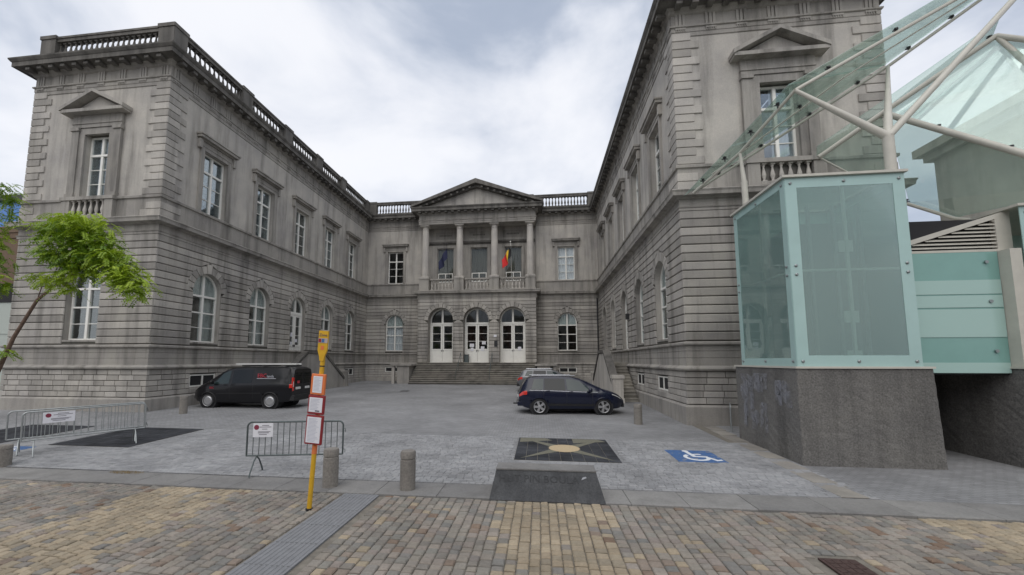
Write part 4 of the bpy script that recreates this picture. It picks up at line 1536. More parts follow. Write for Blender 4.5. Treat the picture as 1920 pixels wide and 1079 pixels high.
glazed(TF, tower, TZG + 0.02, TZT)
glazed(TS, tower, TZG + 0.02, TZT, 0.2)
glazed(TRr, tower, TZG + 0.02, TZT, 0.2, inner=False)
mb = MB(); fbox(mb, TBk, 0.02, TBk.len - 0.02, -0.03, -0.01, TZG + 0.02, TZT); world_child(mb.build('rear_panel', M['teal_pale'], tower), tower)
mb = MB(); mb.box(TX0 + 0.75, TX1 - 0.55, TY0 + 0.95, TY1 - 0.4, TZG + 0.03, TZT - 0.9)
world_child(mb.build('lift_shaft', simple('shaft_panel', (0.22, 0.24, 0.24), 0.6), tower), tower)
for u in (0.35, 0.9, 1.5, 2.1):
    mb = MB(); mb.box(TX0 + u, TX0 + u + 0.07, TY0 + 0.7, TY0 + 0.78, TZG + 0.02, TZT - 0.5)
    world_child(mb.build('guide_rail', M['steel'], tower), tower)

# ------------------------------------------------------------------ station entrance beside it
ent = thing('station_entrance', (11.5, 12.0, 0.05), 0, 'granite and teal glass station entrance with louvred vent and dark passage', 'station entrance')
EX0 = 10.9
wc = lambda o: world_child(o, ent)
wc(rough_block('granite_block', EX0, 14.6, 10.7, 13.7, -0.15, TZG - 0.03, ent, M['rock'], 0, 3))
mb = MB(); mb.box(EX0 - 0.04, 14.65, 10.62, 13.7, TZG - 0.03, TZG + 0.02); wc(mb.build('base_ledge', M['cream_steel'], ent))
mb = MB(); mb.box(TX1 + 0.02, EX0 - 0.006, 10.98, 11.03, 2.22, 5.10); pn = wc(mb.build('glass_panel', M['teal_panel'], ent))
for z0, z1 in ((2.205, 2.45), (3.05, 3.72), (3.76, 4.05), (4.08, 4.42)):
    m2 = MB(); m2.box(TX1 + 0.03, EX0 - 0.015, 10.966, 10.975, z0, z1); m2.build('pale_band', M['teal_pale'], pn)
for z in (2.72, 3.9, 4.85):
    m2 = MB(); m2.lathe([(0.04, -0.03), (0.04, 0), (0.02, 0.01)], (EX0 - 0.28, 10.965, z), 10, 'y'); m2.build('bolt', M['spider'], pn)
# passage
mb = MB()
mb.box(TX1 + 0.2, EX0 - 0.02, 13.55, 13.65, -0.1, 2.2)
mb.box(TX1 + 0.19, EX0, 11.04, 13.7, 2.16, 2.22)
wc(mb.build('passage', M['dark'], ent))
# louvre above the panel: sloping head
mb = MB()
zl = lambda x_: 5.36 + (x_ - TX1) * (6.14 - 5.36) / (11.3 - TX1)
mb.slab([(TX1 + 0.02, 11.0, zl(TX1)), (11.28, 11.0, zl(11.28)), (11.28, 11.0, zl(11.28) - 0.12), (TX1 + 0.02, 11.0, zl(TX1) - 0.12)], (0, 0.25, 0))
mb.slab([(10.95, 11.002, 5.12), (11.27, 11.002, 5.12), (11.27, 11.002, zl(11.27) - 0.12), (10.95, 11.002, zl(10.95) - 0.12)], (0, 0.2, 0))
mb.box(TX1 + 0.02, 10.95, 11.001, 11.2, 5.11, 5.17)
lv = wc(mb.build('vent', M['cream_steel'], ent))
for i in range(9):
    z = 5.21 + i * 0.092
    xa = max(TX1 + 0.03, TX1 + (z + 0.16 - 5.36) / (6.14 - 5.36) * (11.3 - TX1))
    if xa < 10.9:
        m2 = MB(); m2.slab([(xa, 11.01, z), (10.95, 11.01, z), (10.95, 11.07, z + 0.05), (xa, 11.07, z + 0.05)], (0, 0, 0.014)); m2.build('louvre', M['cream_steel'], lv)
m2 = MB(); m2.box(TX1 + 0.03, 10.94, 11.12, 11.16, 5.17, 5.95); m2.build('vent_back', M['dark'], lv)
mb = MB(); mb.box(EX0 + 0.0, EX0 + 0.24, 10.72, 10.98, TZG + 0.021, 5.11); wc(mb.build('corner_post', M['cream_steel'], ent))
F2 = Fc(EX0 + 0.26, 10.70, 1, 0, 0, -1, 3.3)
glazed(F2, ent, TZG + 0.02, 6.10, 0.2)
mb = MB(); mb.slab([(EX0 + 0.2, 10.64, 6.10), (14.6, 10.64, 6.10), (14.6, 13.6, 6.10), (EX0 + 0.2, 13.6, 6.10)], (0, 0, 0.06)); wc(mb.build('roof_edge', M['cream_steel'], ent))
mb = MB(); mb.box(EX0 + 0.28, 14.4, 13.3, 13.4, TZG + 0.02, 6.1); wc(mb.build('rear_panel', M['teal_pale'], ent))

mb = MB(); mb.box(9.0, 14.8, 13.75, 15.9, 6.15, 6.75); wc(mb.build('rear_roof', M['roof'], ent))
mb = MB(); mb.box(8.95, 14.85, 13.70, 13.745, 6.35, 6.5); wc(mb.build('fascia', M['cream_steel'], ent))
mb = MB(); mb.box(9.0, 14.8, 14.2, 15.9, -0.1, 6.15); wc(mb.build('rear_wall', M['dark'], ent))
# ------------------------------------------------------------------ glass canopies on tree-like columns
def canopy(name, label, base, tubes, panes, clamps):
    t = thing(name, base, 0, label, 'canopy', 'glass canopies of the station entrance')
    for pts, r in tubes:
        mb = MB()
        if isinstance(r, tuple): mb.tube(pts, r[0], 12, r1=r[1])
        else: mb.tube(pts, r, 12)
        world_child(mb.build('tube', M['cream_steel'], t, smooth=50), t)
    for poly in panes:
        a, b, c = Vector(poly[0]), Vector(poly[1]), Vector(poly[2])
        n_ = (b - a).cross(c - a).normalized()
        if n_.dot(a - cam.location) < 0: n_ = -n_
        mb = MB()
        mb.slab([Vector(p) + n_ * 0.10 for p in poly], n_ * 0.02)
        world_child(mb.build('glass_pane', M['canopy_glass'], t), t)
    for p, n_ in clamps:
        mb = MB()
        p = Vector(p)
        mb.lathe([(0.02, -0.02), (0.02, 0.09), (0.05, 0.095), (0.05, 0.135), (0.02, 0.14)], p, 8)
        mb.box(p.x - 0.09, p.x + 0.09, p.y - 0.012, p.y + 0.012, p.z + 0.05, p.z + 0.075)
        world_child(mb.build('clamp', M['black_metal'], t), t)
    return t


def lerp(a, b, t):
    return tuple(a[i] + (b[i] - a[i]) * t for i in range(3))


T_, N1_, NM_, U_, C_ = (5.18, 14.0, 8.12), (6.92, 11.3, 9.77), (10.2, 12.5, 11.07), (14.6, 11.9, 14.13), (8.64, 10.78, 8.03)
P1 = (6.15, 12.8, 8.84)
T2 = lerp(T_, NM_, 0.035)
tubes = [([T_, P1, N1_], 0.045), ([N1_, U_], 0.05), ([T2, NM_], 0.04), ([NM_, U_], 0.045), ([lerp(T_, N1_, 0.22), lerp(N1_, NM_, 0.5)], 0.022), ([lerp(N1_, NM_, 0.5), U_], 0.022),
         ([(8.64, 10.78, 7.09), C_], 0.115), ([C_, lerp(C_, N1_, 0.5), N1_], (0.10, 0.05)), ([C_, lerp(C_, NM_, 0.5), NM_], (0.10, 0.04)), ([C_, lerp(C_, U_, 0.9)], (0.085, 0.07)),
         ([(6.22, 12.78, 7.09), (6.2, 12.76, 7.9)], 0.085), ([(6.2, 12.76, 7.9), P1], (0.07, 0.04))]
ov = Vector((-0.22, -0.08, 0.06))
fe_T, fe_N, fe_U = Vector(T_) + Vector((-0.2, 0.1, -0.12)), Vector(N1_) + Vector((-0.14, -0.12, 0.04)), Vector(U_) + Vector((0.1, -0.3, 0.25))
mdA = [lerp(T_, N1_, 0.5), lerp(T_, NM_, 0.5)]
fe_m = fe_T.lerp(fe_N, 0.5)
nm_o = Vector(NM_)
panes = [[fe_T, fe_m, Vector(mdA[1])], [fe_m, fe_N, nm_o, Vector(mdA[1])],
         [fe_N, fe_N.lerp(fe_U, 0.45), nm_o.lerp(Vector(U_), 0.45), nm_o], [fe_N.lerp(fe_U, 0.45), fe_U, Vector(U_), nm_o.lerp(Vector(U_), 0.45)]]
panes = [[p for p in poly] for poly in panes]
cl = []
for a, b in ((T_, N1_), (N1_, U_), (T2, NM_), (NM_, U_)):
    for t in (0.12, 0.36, 0.62, 0.86):
        cl.append((lerp(a, b, t), None))
for t in (0.3, 0.7):
    cl.append((lerp(lerp(T_, N1_, 0.22), lerp(N1_, NM_, 0.5), t), None))
canopy('glass_canopy', 'green tinted glass canopy rising from a branching cream column on the lift tower', (8.64, 10.78, 7.1), tubes, panes, cl)

A2, K2, TT2, E2, FF2, BL, BB, BR = (13.25, 12.7, 11.88), (10.58, 13.3, 10.11), (9.13, 14.0, 9.13), (13.9, 11.2, 10.2), (12.9, 10.4, 6.45), (11.4, 13.8, 7.37), (12.12, 13.2, 6.65), (13.4, 11.2, 5.6)
tubes2 = [([TT2, K2, A2], 0.075), ([A2, E2], 0.075), ([K2, FF2], 0.085), ([A2, lerp(A2, (13.6, 11.0, 7.8), 0.98)], (0.06, 0.10)), ([TT2, lerp(TT2, BL, 0.98)], 0.03), ([BL, BB], 0.05), ([BB, BR], 0.05),
          ([(13.6, 11.0, 6.17), (13.6, 11.0, 7.8)], 0.12)]
g2T, g2A = Vector(TT2) + Vector((-0.1, 0, 0)), Vector(A2) + Vector((-0.05, -0.25, 0.3))
panes2 = [[Vector(K2), Vector(A2), Vector(E2), Vector(FF2)], [Vector(TT2), Vector(K2), Vector(BL)], [Vector(K2), Vector(FF2), Vector(BB), Vector(BL)], [Vector(K2), Vector(TT2), g2T + Vector((0, -0.2, 0.25)), g2A, Vector(A2)]]
cl2 = [(lerp(K2, FF2, t), None) for t in (0.3, 0.62, 0.9)] + [(lerp(TT2, A2, 0.97), None), (BL, None)]
canopy('glass_canopy', 'folded green glass canopy with a peak above the station entrance', (13.6, 11.0, 6.17), tubes2, panes2, cl2)

# ------------------------------------------------------------------ neighbouring buildings
def plain_house(name, label, x0, x1, y0, y1, h, mat, face, wins, cornice=0.45, extra=None):
    t = thing(name, ((x0 + x1) / 2, (y0 + y1) / 2, 0.3), 0, label, 'building')
    mb = MB(); mb.box(x0, x1, y0, y1, -0.3, h); world_child(mb.build('wall', mat, t), t)
    mb = MB(); mb.box(x0 - cornice, x1 + cornice, y0 - cornice, y1 + cornice, h, h + 0.35); mb.box(x0 - cornice * .5, x1 + cornice * .5, y0 - cornice * .5, y1 + cornice * .5, h - 0.3, h)
    world_child(mb.build('cornice', mat, t), t)
    for F, u, z, w, hh in wins:
        mb = MB(); ring(mb, F, rect_poly(u, w, z, z + hh), rect_poly(u, w - 0.07, z + 0.07, z + hh - 0.07), 0.0, 0.04); fbox(mb, F, u - 0.03, u + 0.03, 0.002, 0.038, z + 0.05, z + hh - 0.05)
        o = world_child(mb.build('window', M['white'], t), t)
        m2 = MB(); fbox(m2, F, u - w + 0.05, u + w - 0.05, 0.004, 0.016, z + 0.05, z + hh - 0.05); m2.build('pane', M['house_pane'], o)
    return t


HF = Fc(17.0, 6.0, 0, 1, -1, 0, 13.2)
plain_house('rendered_house', 'pale rendered house with a projecting cornice seen through the glass canopy', 17.0, 27, 6.0, 19.1, 11.4, M['cream_wall'], HF,
            [(HF, u, z, 0.55, 1.9) for u in (1.6, 4.8, 8.0, 11.2) for z in (1.2, 4.6)])
BF = Fc(-45, 18.4, 1, 0, 0, -1, 20.2)
bt = plain_house('brown_house', 'brown rendered house with pale shutters beside the left wing', -45, XLO - 0.12, 18.4, 26, 9.45, M['brown_brick'], BF, [(BF, 3.0, 6.2, 0.6, 1.6), (BF, 8.5, 6.2, 0.6, 1.6), (BF, 14, 6.2, 0.6, 1.6)], cornice=0.1)
mb = MB(); fbox(mb, BF, 12.0, 20.1, 0.01, 0.09, 0.0, 5.6); sh = world_child(mb.build('shutter', M['pale_green'], bt), bt)
for z in (1.3, 2.6, 3.9):
    m2 = MB(); fbox(m2, BF, 12.0, 20.1, 0.09, 0.12, z, z + 0.06); m2.build('rail', M['pale_green'], sh)
m2 = MB(); fbox(m2, BF, 11.8, 20.15, 0.005, 0.14, 5.6, 6.6); m2.build('shop_sign_board', M['dark'], sh)
mb = MB(); mb.box(XLO - 1.6, XLO - 1.2, 19, 19.4, 9.4, 10.6); mb.box(XLO - 1.75, XLO - 1.05, 18.85, 19.55, 10.6, 10.72); world_child(mb.build('chimney', M['pale_green'], bt), bt)
bl = thing('blue_clad_building', (-40, 33, 0.4), 0, 'blue metal clad building with a dark roof edge behind the brown house', 'building')
mb = MB(); mb.slab([(-62, 27.5, -0.3), (-30.0, 30.5, -0.3), (-30.0, 40, -0.3), (-62, 40, -0.3)], (0, 0, 16.6)); world_child(mb.build('wall', M['blue_clad'], bl), bl)
for z in range(9, 16):
    mb = MB(); mb.slab([(-62, 27.46, z), (-30.0, 30.46, z), (-30.0, 30.5, z), (-62, 27.5, z)], (0, 0, 0.06)); world_child(mb.build('cladding_rib', M['blue_clad'], bl), bl)
mb = MB(); mb.slab([(-62.2, 27.2, 16.3), (-29.7, 30.2, 16.3), (-29.7, 40.2, 16.3), (-62.2, 40.2, 16.3)], (0, 0, 0.5)); world_child(mb.build('roof', M['roof'], bl), bl)

# houses on the opposite side of the street, behind the viewer (they shade and show in the glass)
xx = -42.0
for i, (w_, h_, mt_, lb) in enumerate(((13, 11.5, 'brown_brick', 'brown terraced house opposite the left wing'), (12, 13.0, 'cream_wall', 'cream terraced house opposite the courtyard left of the brick one'), (11, 10.5, 'brick_red', 'red brick terraced house opposite the courtyard'), (13, 12.5, 'cream_wall', 'cream terraced house opposite the lift tower'), (14, 11.0, 'brown_brick', 'brown terraced house opposite the rendered house'))):
    HFo = Fc(xx, -19.0, 1, 0, 0, 1, w_)
    plain_house('terraced_house', lb, xx, xx + w_ - 0.2, -29, -19, h_, M[mt_], HFo, [(HFo, u, z, 0.6, 1.9) for u in [w_ * k / 5 for k in (1, 2, 3, 4)] for z in (1.0, 4.4, 7.8)], cornice=0.3)
    xx += w_

# ------------------------------------------------------------------ street furniture
def bollard(x, y, label):
    z = G(x, y)
    t = thing('bollard', (x, y, z), random.uniform(0, 6), label, 'bollard', 'granite bollards')
    mb = MB()
    mb.lathe([(0.148, -0.05), (0.148, 0.565), (0.136, 0.575), (0.136, 0.592), (0.148, 0.60), (0.148, 0.70), (0.132, 0.735), (0.0, 0.738)], n=28)
    mb.build('shaft', M['granite'], t, smooth=35)
    return t


bollard(-4.18, 7.94, 'granite bollard on the kerb right behind the bus stop pole')
bollard(-2.59, 7.94, 'granite bollard on the kerb between the bus stop and the dark stone block')
bollard(3.57, 15.95, 'granite bollard in front of the dark blue car by the right wing')
bollard(-15.05, 15.85, 'granite bollard by the nose of the black van')
stub = bollard(-12.62, 8.42, 'granite bollard at the end of the leaning pair of barriers')

stub.scale = (1, 1, 0.66)


def barrier(a, b, label, h=1.12, z=None, bars=17):
    ax, ay = a; bx, by = b
    ln_ = math.hypot(bx - ax, by - ay)
    t = thing('crowd_barrier', (ax, ay, G(ax, ay) if z is None else z), math.atan2(by - ay, bx - ax), label, 'barrier', 'steel crowd barriers')
    t.rotation_euler = (0, -math.atan2(G(bx, by) - G(ax, ay), ln_), math.atan2(by - ay, bx - ax))
    r = 0.10
    arc = lambda cx, cz, a0, a1: [(cx + r * math.cos(R(q)), 0, cz + r * math.sin(R(q))) for q in range(a0, a1 + (1 if a1 > a0 else -1), 15 if a1 > a0 else -15)]
    pts = [(0, 0, 0.40)] + arc(r, h - r, 180, 90) + arc(ln_ - r, h - r, 90, 0) + [(ln_, 0, 0.40)]
    mb = MB(); mb.tube(pts, 0.019, 10); mb.tube([(0, 0, 0.40), (ln_, 0, 0.40)], 0.017, 10)
    mb.build('frame', M['steel_dark'] if bars < 18 else M['steel'], t, smooth=50)
    for i in range(1, bars):
        x_ = ln_ * i / bars
        m2 = MB(); m2.tube([(x_, 0, 0.40), (x_, 0, h)], 0.0085, 6); m2.build('bar', M['steel_dark'] if bars < 18 else M['steel'], t, smooth=50)
    for x_ in (0.22, ln_ - 0.22):
        m2 = MB(); m2.tube([(x_, -0.30, 0.012), (x_, -0.26, 0.10), (x_, -0.12, 0.30), (x_, 0.0, 0.385), (x_, 0.12, 0.30), (x_, 0.26, 0.10), (x_, 0.30, 0.012)], 0.016, 8)
        m2.build('foot', M['steel_dark'] if bars < 18 else M['steel'], t, smooth=50)
    for z_ in (0.5, 0.95):
        m2 = MB(); m2.tube([(ln_, 0, z_), (ln_ + 0.05, 0, z_), (ln_ + 0.05, 0, z_ - 0.07)], 0.008, 6); m2.build('hook', M['steel_dark'], t, smooth=50)
    return t


def notice(bar, x0, x1, z0, z1, side, label):
    """printed sheet tied to a barrier: stands in the barrier's plane, top-level"""
    mw = Matrix.Translation(bar.location) @ bar.rotation_euler.to_matrix().to_4x4()
    t = thing('paper_notice', (0, 0, 0), 0, label, 'notice', 'paper notices on barriers')
    t.location = mw @ Vector((x0, side * 0.026, z0))
    t.rotation_euler = bar.rotation_euler
    w, h = x1 - x0, z1 - z0
    mb = MB(); mb.box(0, w, -0.003, 0.003, 0, h); mb.build('sheet', M['paper'], t)
    m2 = MB(); m2.lathe([(0.055, 0), (0.055, 0.002)], (w * 0.17, side * 0.005 - (0.002 if side > 0 else 0), h * 0.70), 16, 'y'); m2.build('no_parking_mark', M['red_ink'], t)
    m2 = MB()
    for fz, a, b in ((0.82, 0.45, 0.8), (0.70, 0.32, 0.92), (0.55, 0.45, 0.72), (0.36, 0.25, 0.88), (0.28, 0.25, 0.80), (0.16, 0.3, 0.7)):
        m2.box(w * a, w * b, side * 0.0045 - 0.001, side * 0.0045 + 0.001, h * fz, h * fz + 0.012)
    m2.build('printed_lines', M['ink'], t)
    return t


b1 = barrier((-6.42, 8.46), (-4.40, 8.86), 'dark steel crowd barrier with a white notice behind the bus stop pole', bars=16)
notice(b1, 0.13, 0.55, 0.80, 1.10, -1, 'white notice tied to the barrier behind the bus stop pole')
b2 = barrier((-13.18, 9.12), (-11.78, 11.12), 'pale steel crowd barrier in front, carrying a notice, of the two near the left wing', bars=18)
notice(b2, 0.35, 0.95, 0.80, 1.08, -1, 'white notice tied to the barrier near the left wing')
b3 = barrier((-13.75, 9.2), (-12.05, 11.35), 'pale steel crowd barrier tucked behind another one near the left wing', bars=18)

# bus stop pole, leaning
bs = thing('bus_stop_sign', (-3.91, 6.74, 0.0), 0, 'leaning yellow bus stop pole with orange and dark red timetable cases', 'bus stop sign', None)
bs.rotation_euler = (R(1.0), R(3.9), R(-3))
mb = MB(); mb.tube([(0, 0, -0.06), (0, 0, 2.58)], 0.040, 14); mb.build('pole', M['yellow'], bs, smooth=40)
mb = MB(); mb.lathe([(0.06, -0.02), (0.06, 0.015), (0.04, 0.02)], n=12); mb.build('foot_ring', M['black_metal'], bs)
mb = MB()
hp = [(-0.036, 2.50), (0.036, 2.50), (0.05, 2.58), (0.088, 2.68), (0.088, 3.02), (-0.088, 3.02), (-0.088, 2.68), (-0.05, 2.58)]
mb.slab([(x_, -0.045, z_) for x_, z_ in hp], (0, 0.03, 0)); hd = mb.build('sign_head', M['yellow'], bs)
text_mesh('Zone', 0.068, M['ink'], 'lettering', hd, Matrix.Translation((-0.075, -0.048, 2.925)) @ Matrix.Rotation(R(90), 4, 'X'))
m2 = MB(); m2.box(-0.088, 0.088, -0.050, -0.045, 2.81, 2.89); m2.build('route_band', simple('route_band_grey', (0.42, 0.36, 0.36), 0.6), hd)
m2 = MB(); m2.box(-0.08, -0.03, -0.053, -0.05, 2.82, 2.88); m2.build('route_patch', M['dark_red'], hd)
m2 = MB(); m2.box(-0.02, 0.03, -0.053, -0.05, 2.82, 2.88); m2.build('route_patch', M['blue_paint'], hd)
m2 = MB(); m2.box(-0.03, 0.03, -0.050, -0.045, 2.69, 2.76); m2.build('red_square', M['orange'], hd)
m2 = MB(); m2.lathe([(0.043, 2.40), (0.043, 2.42)], n=14); m2.build('clip', M['black_metal'], bs)
for (zc, hw, hh, mt, pw, ph) in ((2.10, 0.13, 0.175, 'orange', 0.085, 0.14), (1.755, 0.150, 0.160, 'dark_red', 0.122, 0.122), (1.335, 0.155, 0.245, 'dark_red', 0.128, 0.215)):
    mb = MB(); mb.bbox(-hw, hw, -0.085, -0.036, zc - hh, zc + hh, 0.008); cs = mb.build('timetable_case', M[mt], bs)
    m2 = MB(); m2.box(-pw, pw, -0.091, -0.084, zc - ph, zc + ph); m2.build('timetable', M['paper'], cs)
    m2 = MB()
    zz = zc + ph - 0.03
    while zz > zc - ph + 0.02:
        m2.box(-pw * 0.8, pw * random.uniform(0.2, 0.8), -0.093, -0.090, zz, zz + 0.006); zz -= 0.022
    m2.build('printed_lines', simple('grey_print', (0.42, 0.44, 0.52), 0.8), cs)
m2 = MB(); m2.box(0.0, 0.08, -0.094, -0.0905, 1.645, 1.665); m2.build('printed_logo', M['ink'], bs)
m2 = MB(); m2.tube([(0, 0, 0.92), (0, 0, 1.07)], 0.042, 12); m2.build('orange_sleeve', M['orange'], bs, smooth=40)

# dark stone block with worn lettering
blk = thing('inscribed_stone', (0.08, 8.0, 0), 0, 'dark sloping stone block with worn lettering on the kerb', 'stone block')
wb = lambda o: world_child(o, blk)
mb = MB()
vs = [(-0.95, 7.585, 0.0), (1.11, 7.585, 0.0), (1.08, 8.52, 0.0), (-0.93, 8.52, 0.0), (-0.86, 7.985, 0.43), (1.0, 7.985, 0.43), (0.99, 8.40, 0.43), (-0.85, 8.40, 0.43)]
mb.add(vs, [(0, 3, 2, 1), (4, 5, 6, 7), (0, 1, 5, 4), (1, 2, 6, 5), (2, 3, 7, 6), (3, 0, 4, 7)])
wb(mb.build('block', stone('dark_block_stone', (0.085, 0.088, 0.092), stain=0.45, rnd=0, fine=0.3, stain_lo=0.4, stain_hi=0.7), blk))
mb = MB(); mb.bbox(-0.865, 1.005, 7.97, 8.41, 0.425, 0.462, 0.008); wb(mb.build('top_slab', M['bluestone'], blk))
sl = math.atan2(0.43, 0.40)
wb(text_mesh('HUT PIN BOULA', 0.20, simple('worn_letters', (0.042, 0.043, 0.045), 0.95), 'lettering', blk, Matrix.Translation((-0.80, 7.585 + 0.40 * 0.60 - 0.004, 0.43 * 0.60 + 0.004)) @ Matrix.Rotation(sl, 4, 'X'), 0.001))
mb = MB(); mb.slab([(0.72, 7.585 + 0.4 * 0.72 - 0.004, 0.43 * 0.72 + 0.004), (0.82, 7.585 + 0.4 * 0.80 - 0.004, 0.43 * 0.80 + 0.004), (0.80, 7.585 + 0.4 * 0.84 - 0.004, 0.43 * 0.84 + 0.004), (0.74, 7.585 + 0.4 * 0.80 - 0.004, 0.43 * 0.80 + 0.004)], (0, -0.002, 0.002))
wb(mb.build('scratch_mark', simple('chalk', (0.3, 0.31, 0.33), 0.9), blk))


def flat(poly, name, mat, parent, dz, root):
    """thin inlay following the sloping court"""
    mb = MB()
    k = len(poly)
    mb.add([(x_, y_, G(x_, y_) + dz) for x_, y_ in poly] + [(x_, y_, G(x_, y_) + dz - 0.02) for x_, y_ in poly], [tuple(range(k)), tuple(reversed(range(k, 2 * k)))] + [(i, (i + 1) % k, k + (i + 1) % k, k + i) for i in range(k)])
    o = mb.build(name, mat, parent)
    return world_child(o, root)


# compass mosaic
mo = thing('compass_mosaic', (0.62, 11.65, G(0.6, 11.6)), 0, 'dark square paving mosaic with a tan disc and star rays', 'mosaic')
x0, x1, y0, y1 = SQ1
flat([(x0, y0), (x1, y0), (x1, y1), (x0, y1)], 'dark_bed', M['grout'], mo, 0.004, mo)
cx, cy = (x0 + x1) / 2, (y0 + y1) / 2
n = 9
for i in range(n):
    for j in range(n):
        a0, b0 = x0 + (x1 - x0) * i / n, y0 + (y1 - y0) * j / n
        w = (x1 - x0) / n
        flat([(a0 + 0.006, b0 + 0.006), (a0 + w - 0.006, b0 + 0.006), (a0 + w - 0.006, b0 + w - 0.006), (a0 + 0.006, b0 + w - 0.006)], 'slate_tile', M['slate'], mo, 0.012, mo)
for q in range(4):
    a = R(45 + 90 * q)
    d_, s_ = Vector((math.cos(a), math.sin(a))), Vector((-math.sin(a), math.cos(a)))
    c = Vector((cx, cy))
    flat([tuple(c + d_ * 0.30 - s_ * 0.16), tuple(c + d_ * 1.62), tuple(c + d_ * 0.30 + s_ * 0.16)], 'ray', M['olive_stone'], mo, 0.016, mo)
for (ax_, ay_) in ((x0 + 0.05, y1 - 0.62), (x1 - 1.0, y1 - 0.62)):
    flat([(ax_, ay_), (ax_ + 0.95, ay_ + 0.3), (ax_ + 0.75, ay_ + 0.58), (ax_, ay_ + 0.58)], 'olive_inlay', M['olive_stone'], mo, 0.0145, mo)
flat([(cx + 0.42 * math.cos(2 * math.pi * i / 20), cy + 0.42 * math.sin(2 * math.pi * i / 20)) for i in range(20)], 'tan_disc', M['tan_stone'], mo, 0.020, mo)
# the two plain dark squares near the left wing
for (q, lb) in ((SQ2, 'dark slate paving square right beside the pair of barriers'), ((-18.3, -15.7, 10.35, 12.95), 'dark slate paving square nearest the tree')):
    t = thing('slate_square', ((q[0] + q[1]) / 2, (q[2] + q[3]) / 2, G(q[0], q[2])), 0, lb, 'paving square')
    flat([(q[0], q[2]), (q[1], q[2]), (q[1], q[3]), (q[0], q[3])], 'dark_bed', M['grout'], t, 0.004, t)
    for i in range(9):
        for j in range(9):
            w = (q[1] - q[0]) / 9
            a0, b0 = q[0] + w * i, q[2] + w * j
            flat([(a0 + 0.006, b0 + 0.006), (a0 + w - 0.006, b0 + 0.006), (a0 + w - 0.006, b0 + w - 0.006), (a0 + 0.006, b0 + w - 0.006)], 'slate_tile', M['slate'], t, 0.012, t)


def wheelchair(x0, y0, sx, sy, label, rz=0):
    """painted disabled bay symbol: flat paint, figure facing +x"""
    t = thing('disabled_bay_mark', (x0 + sx / 2, y0 + sy / 2, G(x0, y0)), 0, label, 'road marking', 'disabled bay markings')
    zz = 0.0135
    flat([(x0, y0), (x0 + sx, y0), (x0 + sx, y0 + sy), (x0, y0 + sy)], 'blue_field', M['blue_paint'], t, zz, t)
    P_ = lambda a, b: (x0 + sx * a, y0 + sy * b)
    n = 14
    ring_o = [(0.50 + 0.27 * math.cos(R(125 + 235 * i / n)), 0.38 + 0.27 * math.sin(R(125 + 235 * i / n))) for i in range(n + 1)]
    ring_i = [(0.50 + 0.19 * math.cos(R(125 + 235 * i / n)), 0.38 + 0.19 * math.sin(R(125 + 235 * i / n))) for i in range(n + 1)]
    for i in range(n):
        flat([P_(*ring_o[i]), P_(*ring_o[i + 1]), P_(*ring_i[i + 1]), P_(*ring_i[i])], 'symbol_stroke', M['road_white'], t, zz + 0.004, t)
    for pl in ([(0.40, 0.84), (0.49, 0.84), (0.53, 0.44), (0.44, 0.42)], [(0.44, 0.42), (0.47, 0.49), (0.76, 0.47), (0.74, 0.39)], [(0.74, 0.47), (0.68, 0.43), (0.82, 0.12), (0.89, 0.16)], [(0.47, 0.66), (0.47, 0.60), (0.68, 0.60), (0.68, 0.66)], [(0.82, 0.12), (0.83, 0.19), (0.95, 0.24), (0.96, 0.17)]):
        flat([P_(*q) for q in pl], 'symbol_stroke', M['road_white'], t, zz + 0.0046, t)
    flat([P_(0.44 + 0.07 * math.cos(2 * math.pi * i / 12), 0.91 + 0.07 * math.sin(2 * math.pi * i / 12)) for i in range(12)], 'symbol_head', M['road_white'], t, zz + 0.004, t)


wheelchair(3.30, 10.62, 1.14, 1.22, 'blue disabled parking mark with white wheelchair near the lift tower')
wheelchair(-15.2, 9.6, 1.14, 0.5, 'worn blue disabled parking mark behind the barriers near the left wing')

# ribbed tactile strip
ts = thing('tactile_strip', ((TACT[0] + TACT[1]) / 2, 5.5, 0), 0, 'ribbed grey tactile strip leading to the kerb beside the bus stop', 'tactile paving')
y = 2.4
while y < 7.5:
    y1 = min(y + 0.62, 7.585)
    mb = MB(); mb.box(TACT[0], TACT[1], y + 0.003, y1 - 0.003, -0.03, 0.001)
    tl = world_child(mb.build('tile', M['tactile'], ts), ts)
    for i in range(9):
        xa = TACT[0] + 0.03 + i * (TACT[1] - TACT[0] - 0.04) / 9
        m2 = MB(); m2.slab([(xa, y + 0.01, 0.0), (xa + 0.045, y + 0.01, 0.0), (xa + 0.036, y + 0.01, 0.010), (xa + 0.009, y + 0.01, 0.010)], (0, y1 - y - 0.02, 0)); m2.build('rib', M['tactile'], tl)
    y = y1
# iron covers
def cover(x0, x1, y0, y1, label, mat):
    t = thing('drain_cover', ((x0 + x1) / 2, (y0 + y1) / 2, G(x0, y0)), 0, label, 'drain cover')
    flat([(x0, y0), (x1, y0), (x1, y1), (x0, y1)], 'frame', mat, t, 0.004 if y0 < 7 else 0.014, t)
    for i in range(4):
        for j in range(4):
            w, h = (x1 - x0 - 0.06) / 4, (y1 - y0 - 0.06) / 4
            a, b = x0 + 0.03 + i * w, y0 + 0.03 + j * h
            flat([(a + 0.01, b + 0.01), (a + w - 0.01, b + 0.01), (a + w - 0.01, b + h - 0.01), (a + 0.01, b + h - 0.01)], 'stud', mat, t, 0.009 if y0 < 7 else 0.019, t)


cover(3.47, 3.90, 5.40, 5.92, 'rusty brown iron cover set in the street setts', M['rust'])
cover(-9.65, -9.1, 27.5, 28.0, 'small dark iron cover in the court near the front steps', M['black_metal'])
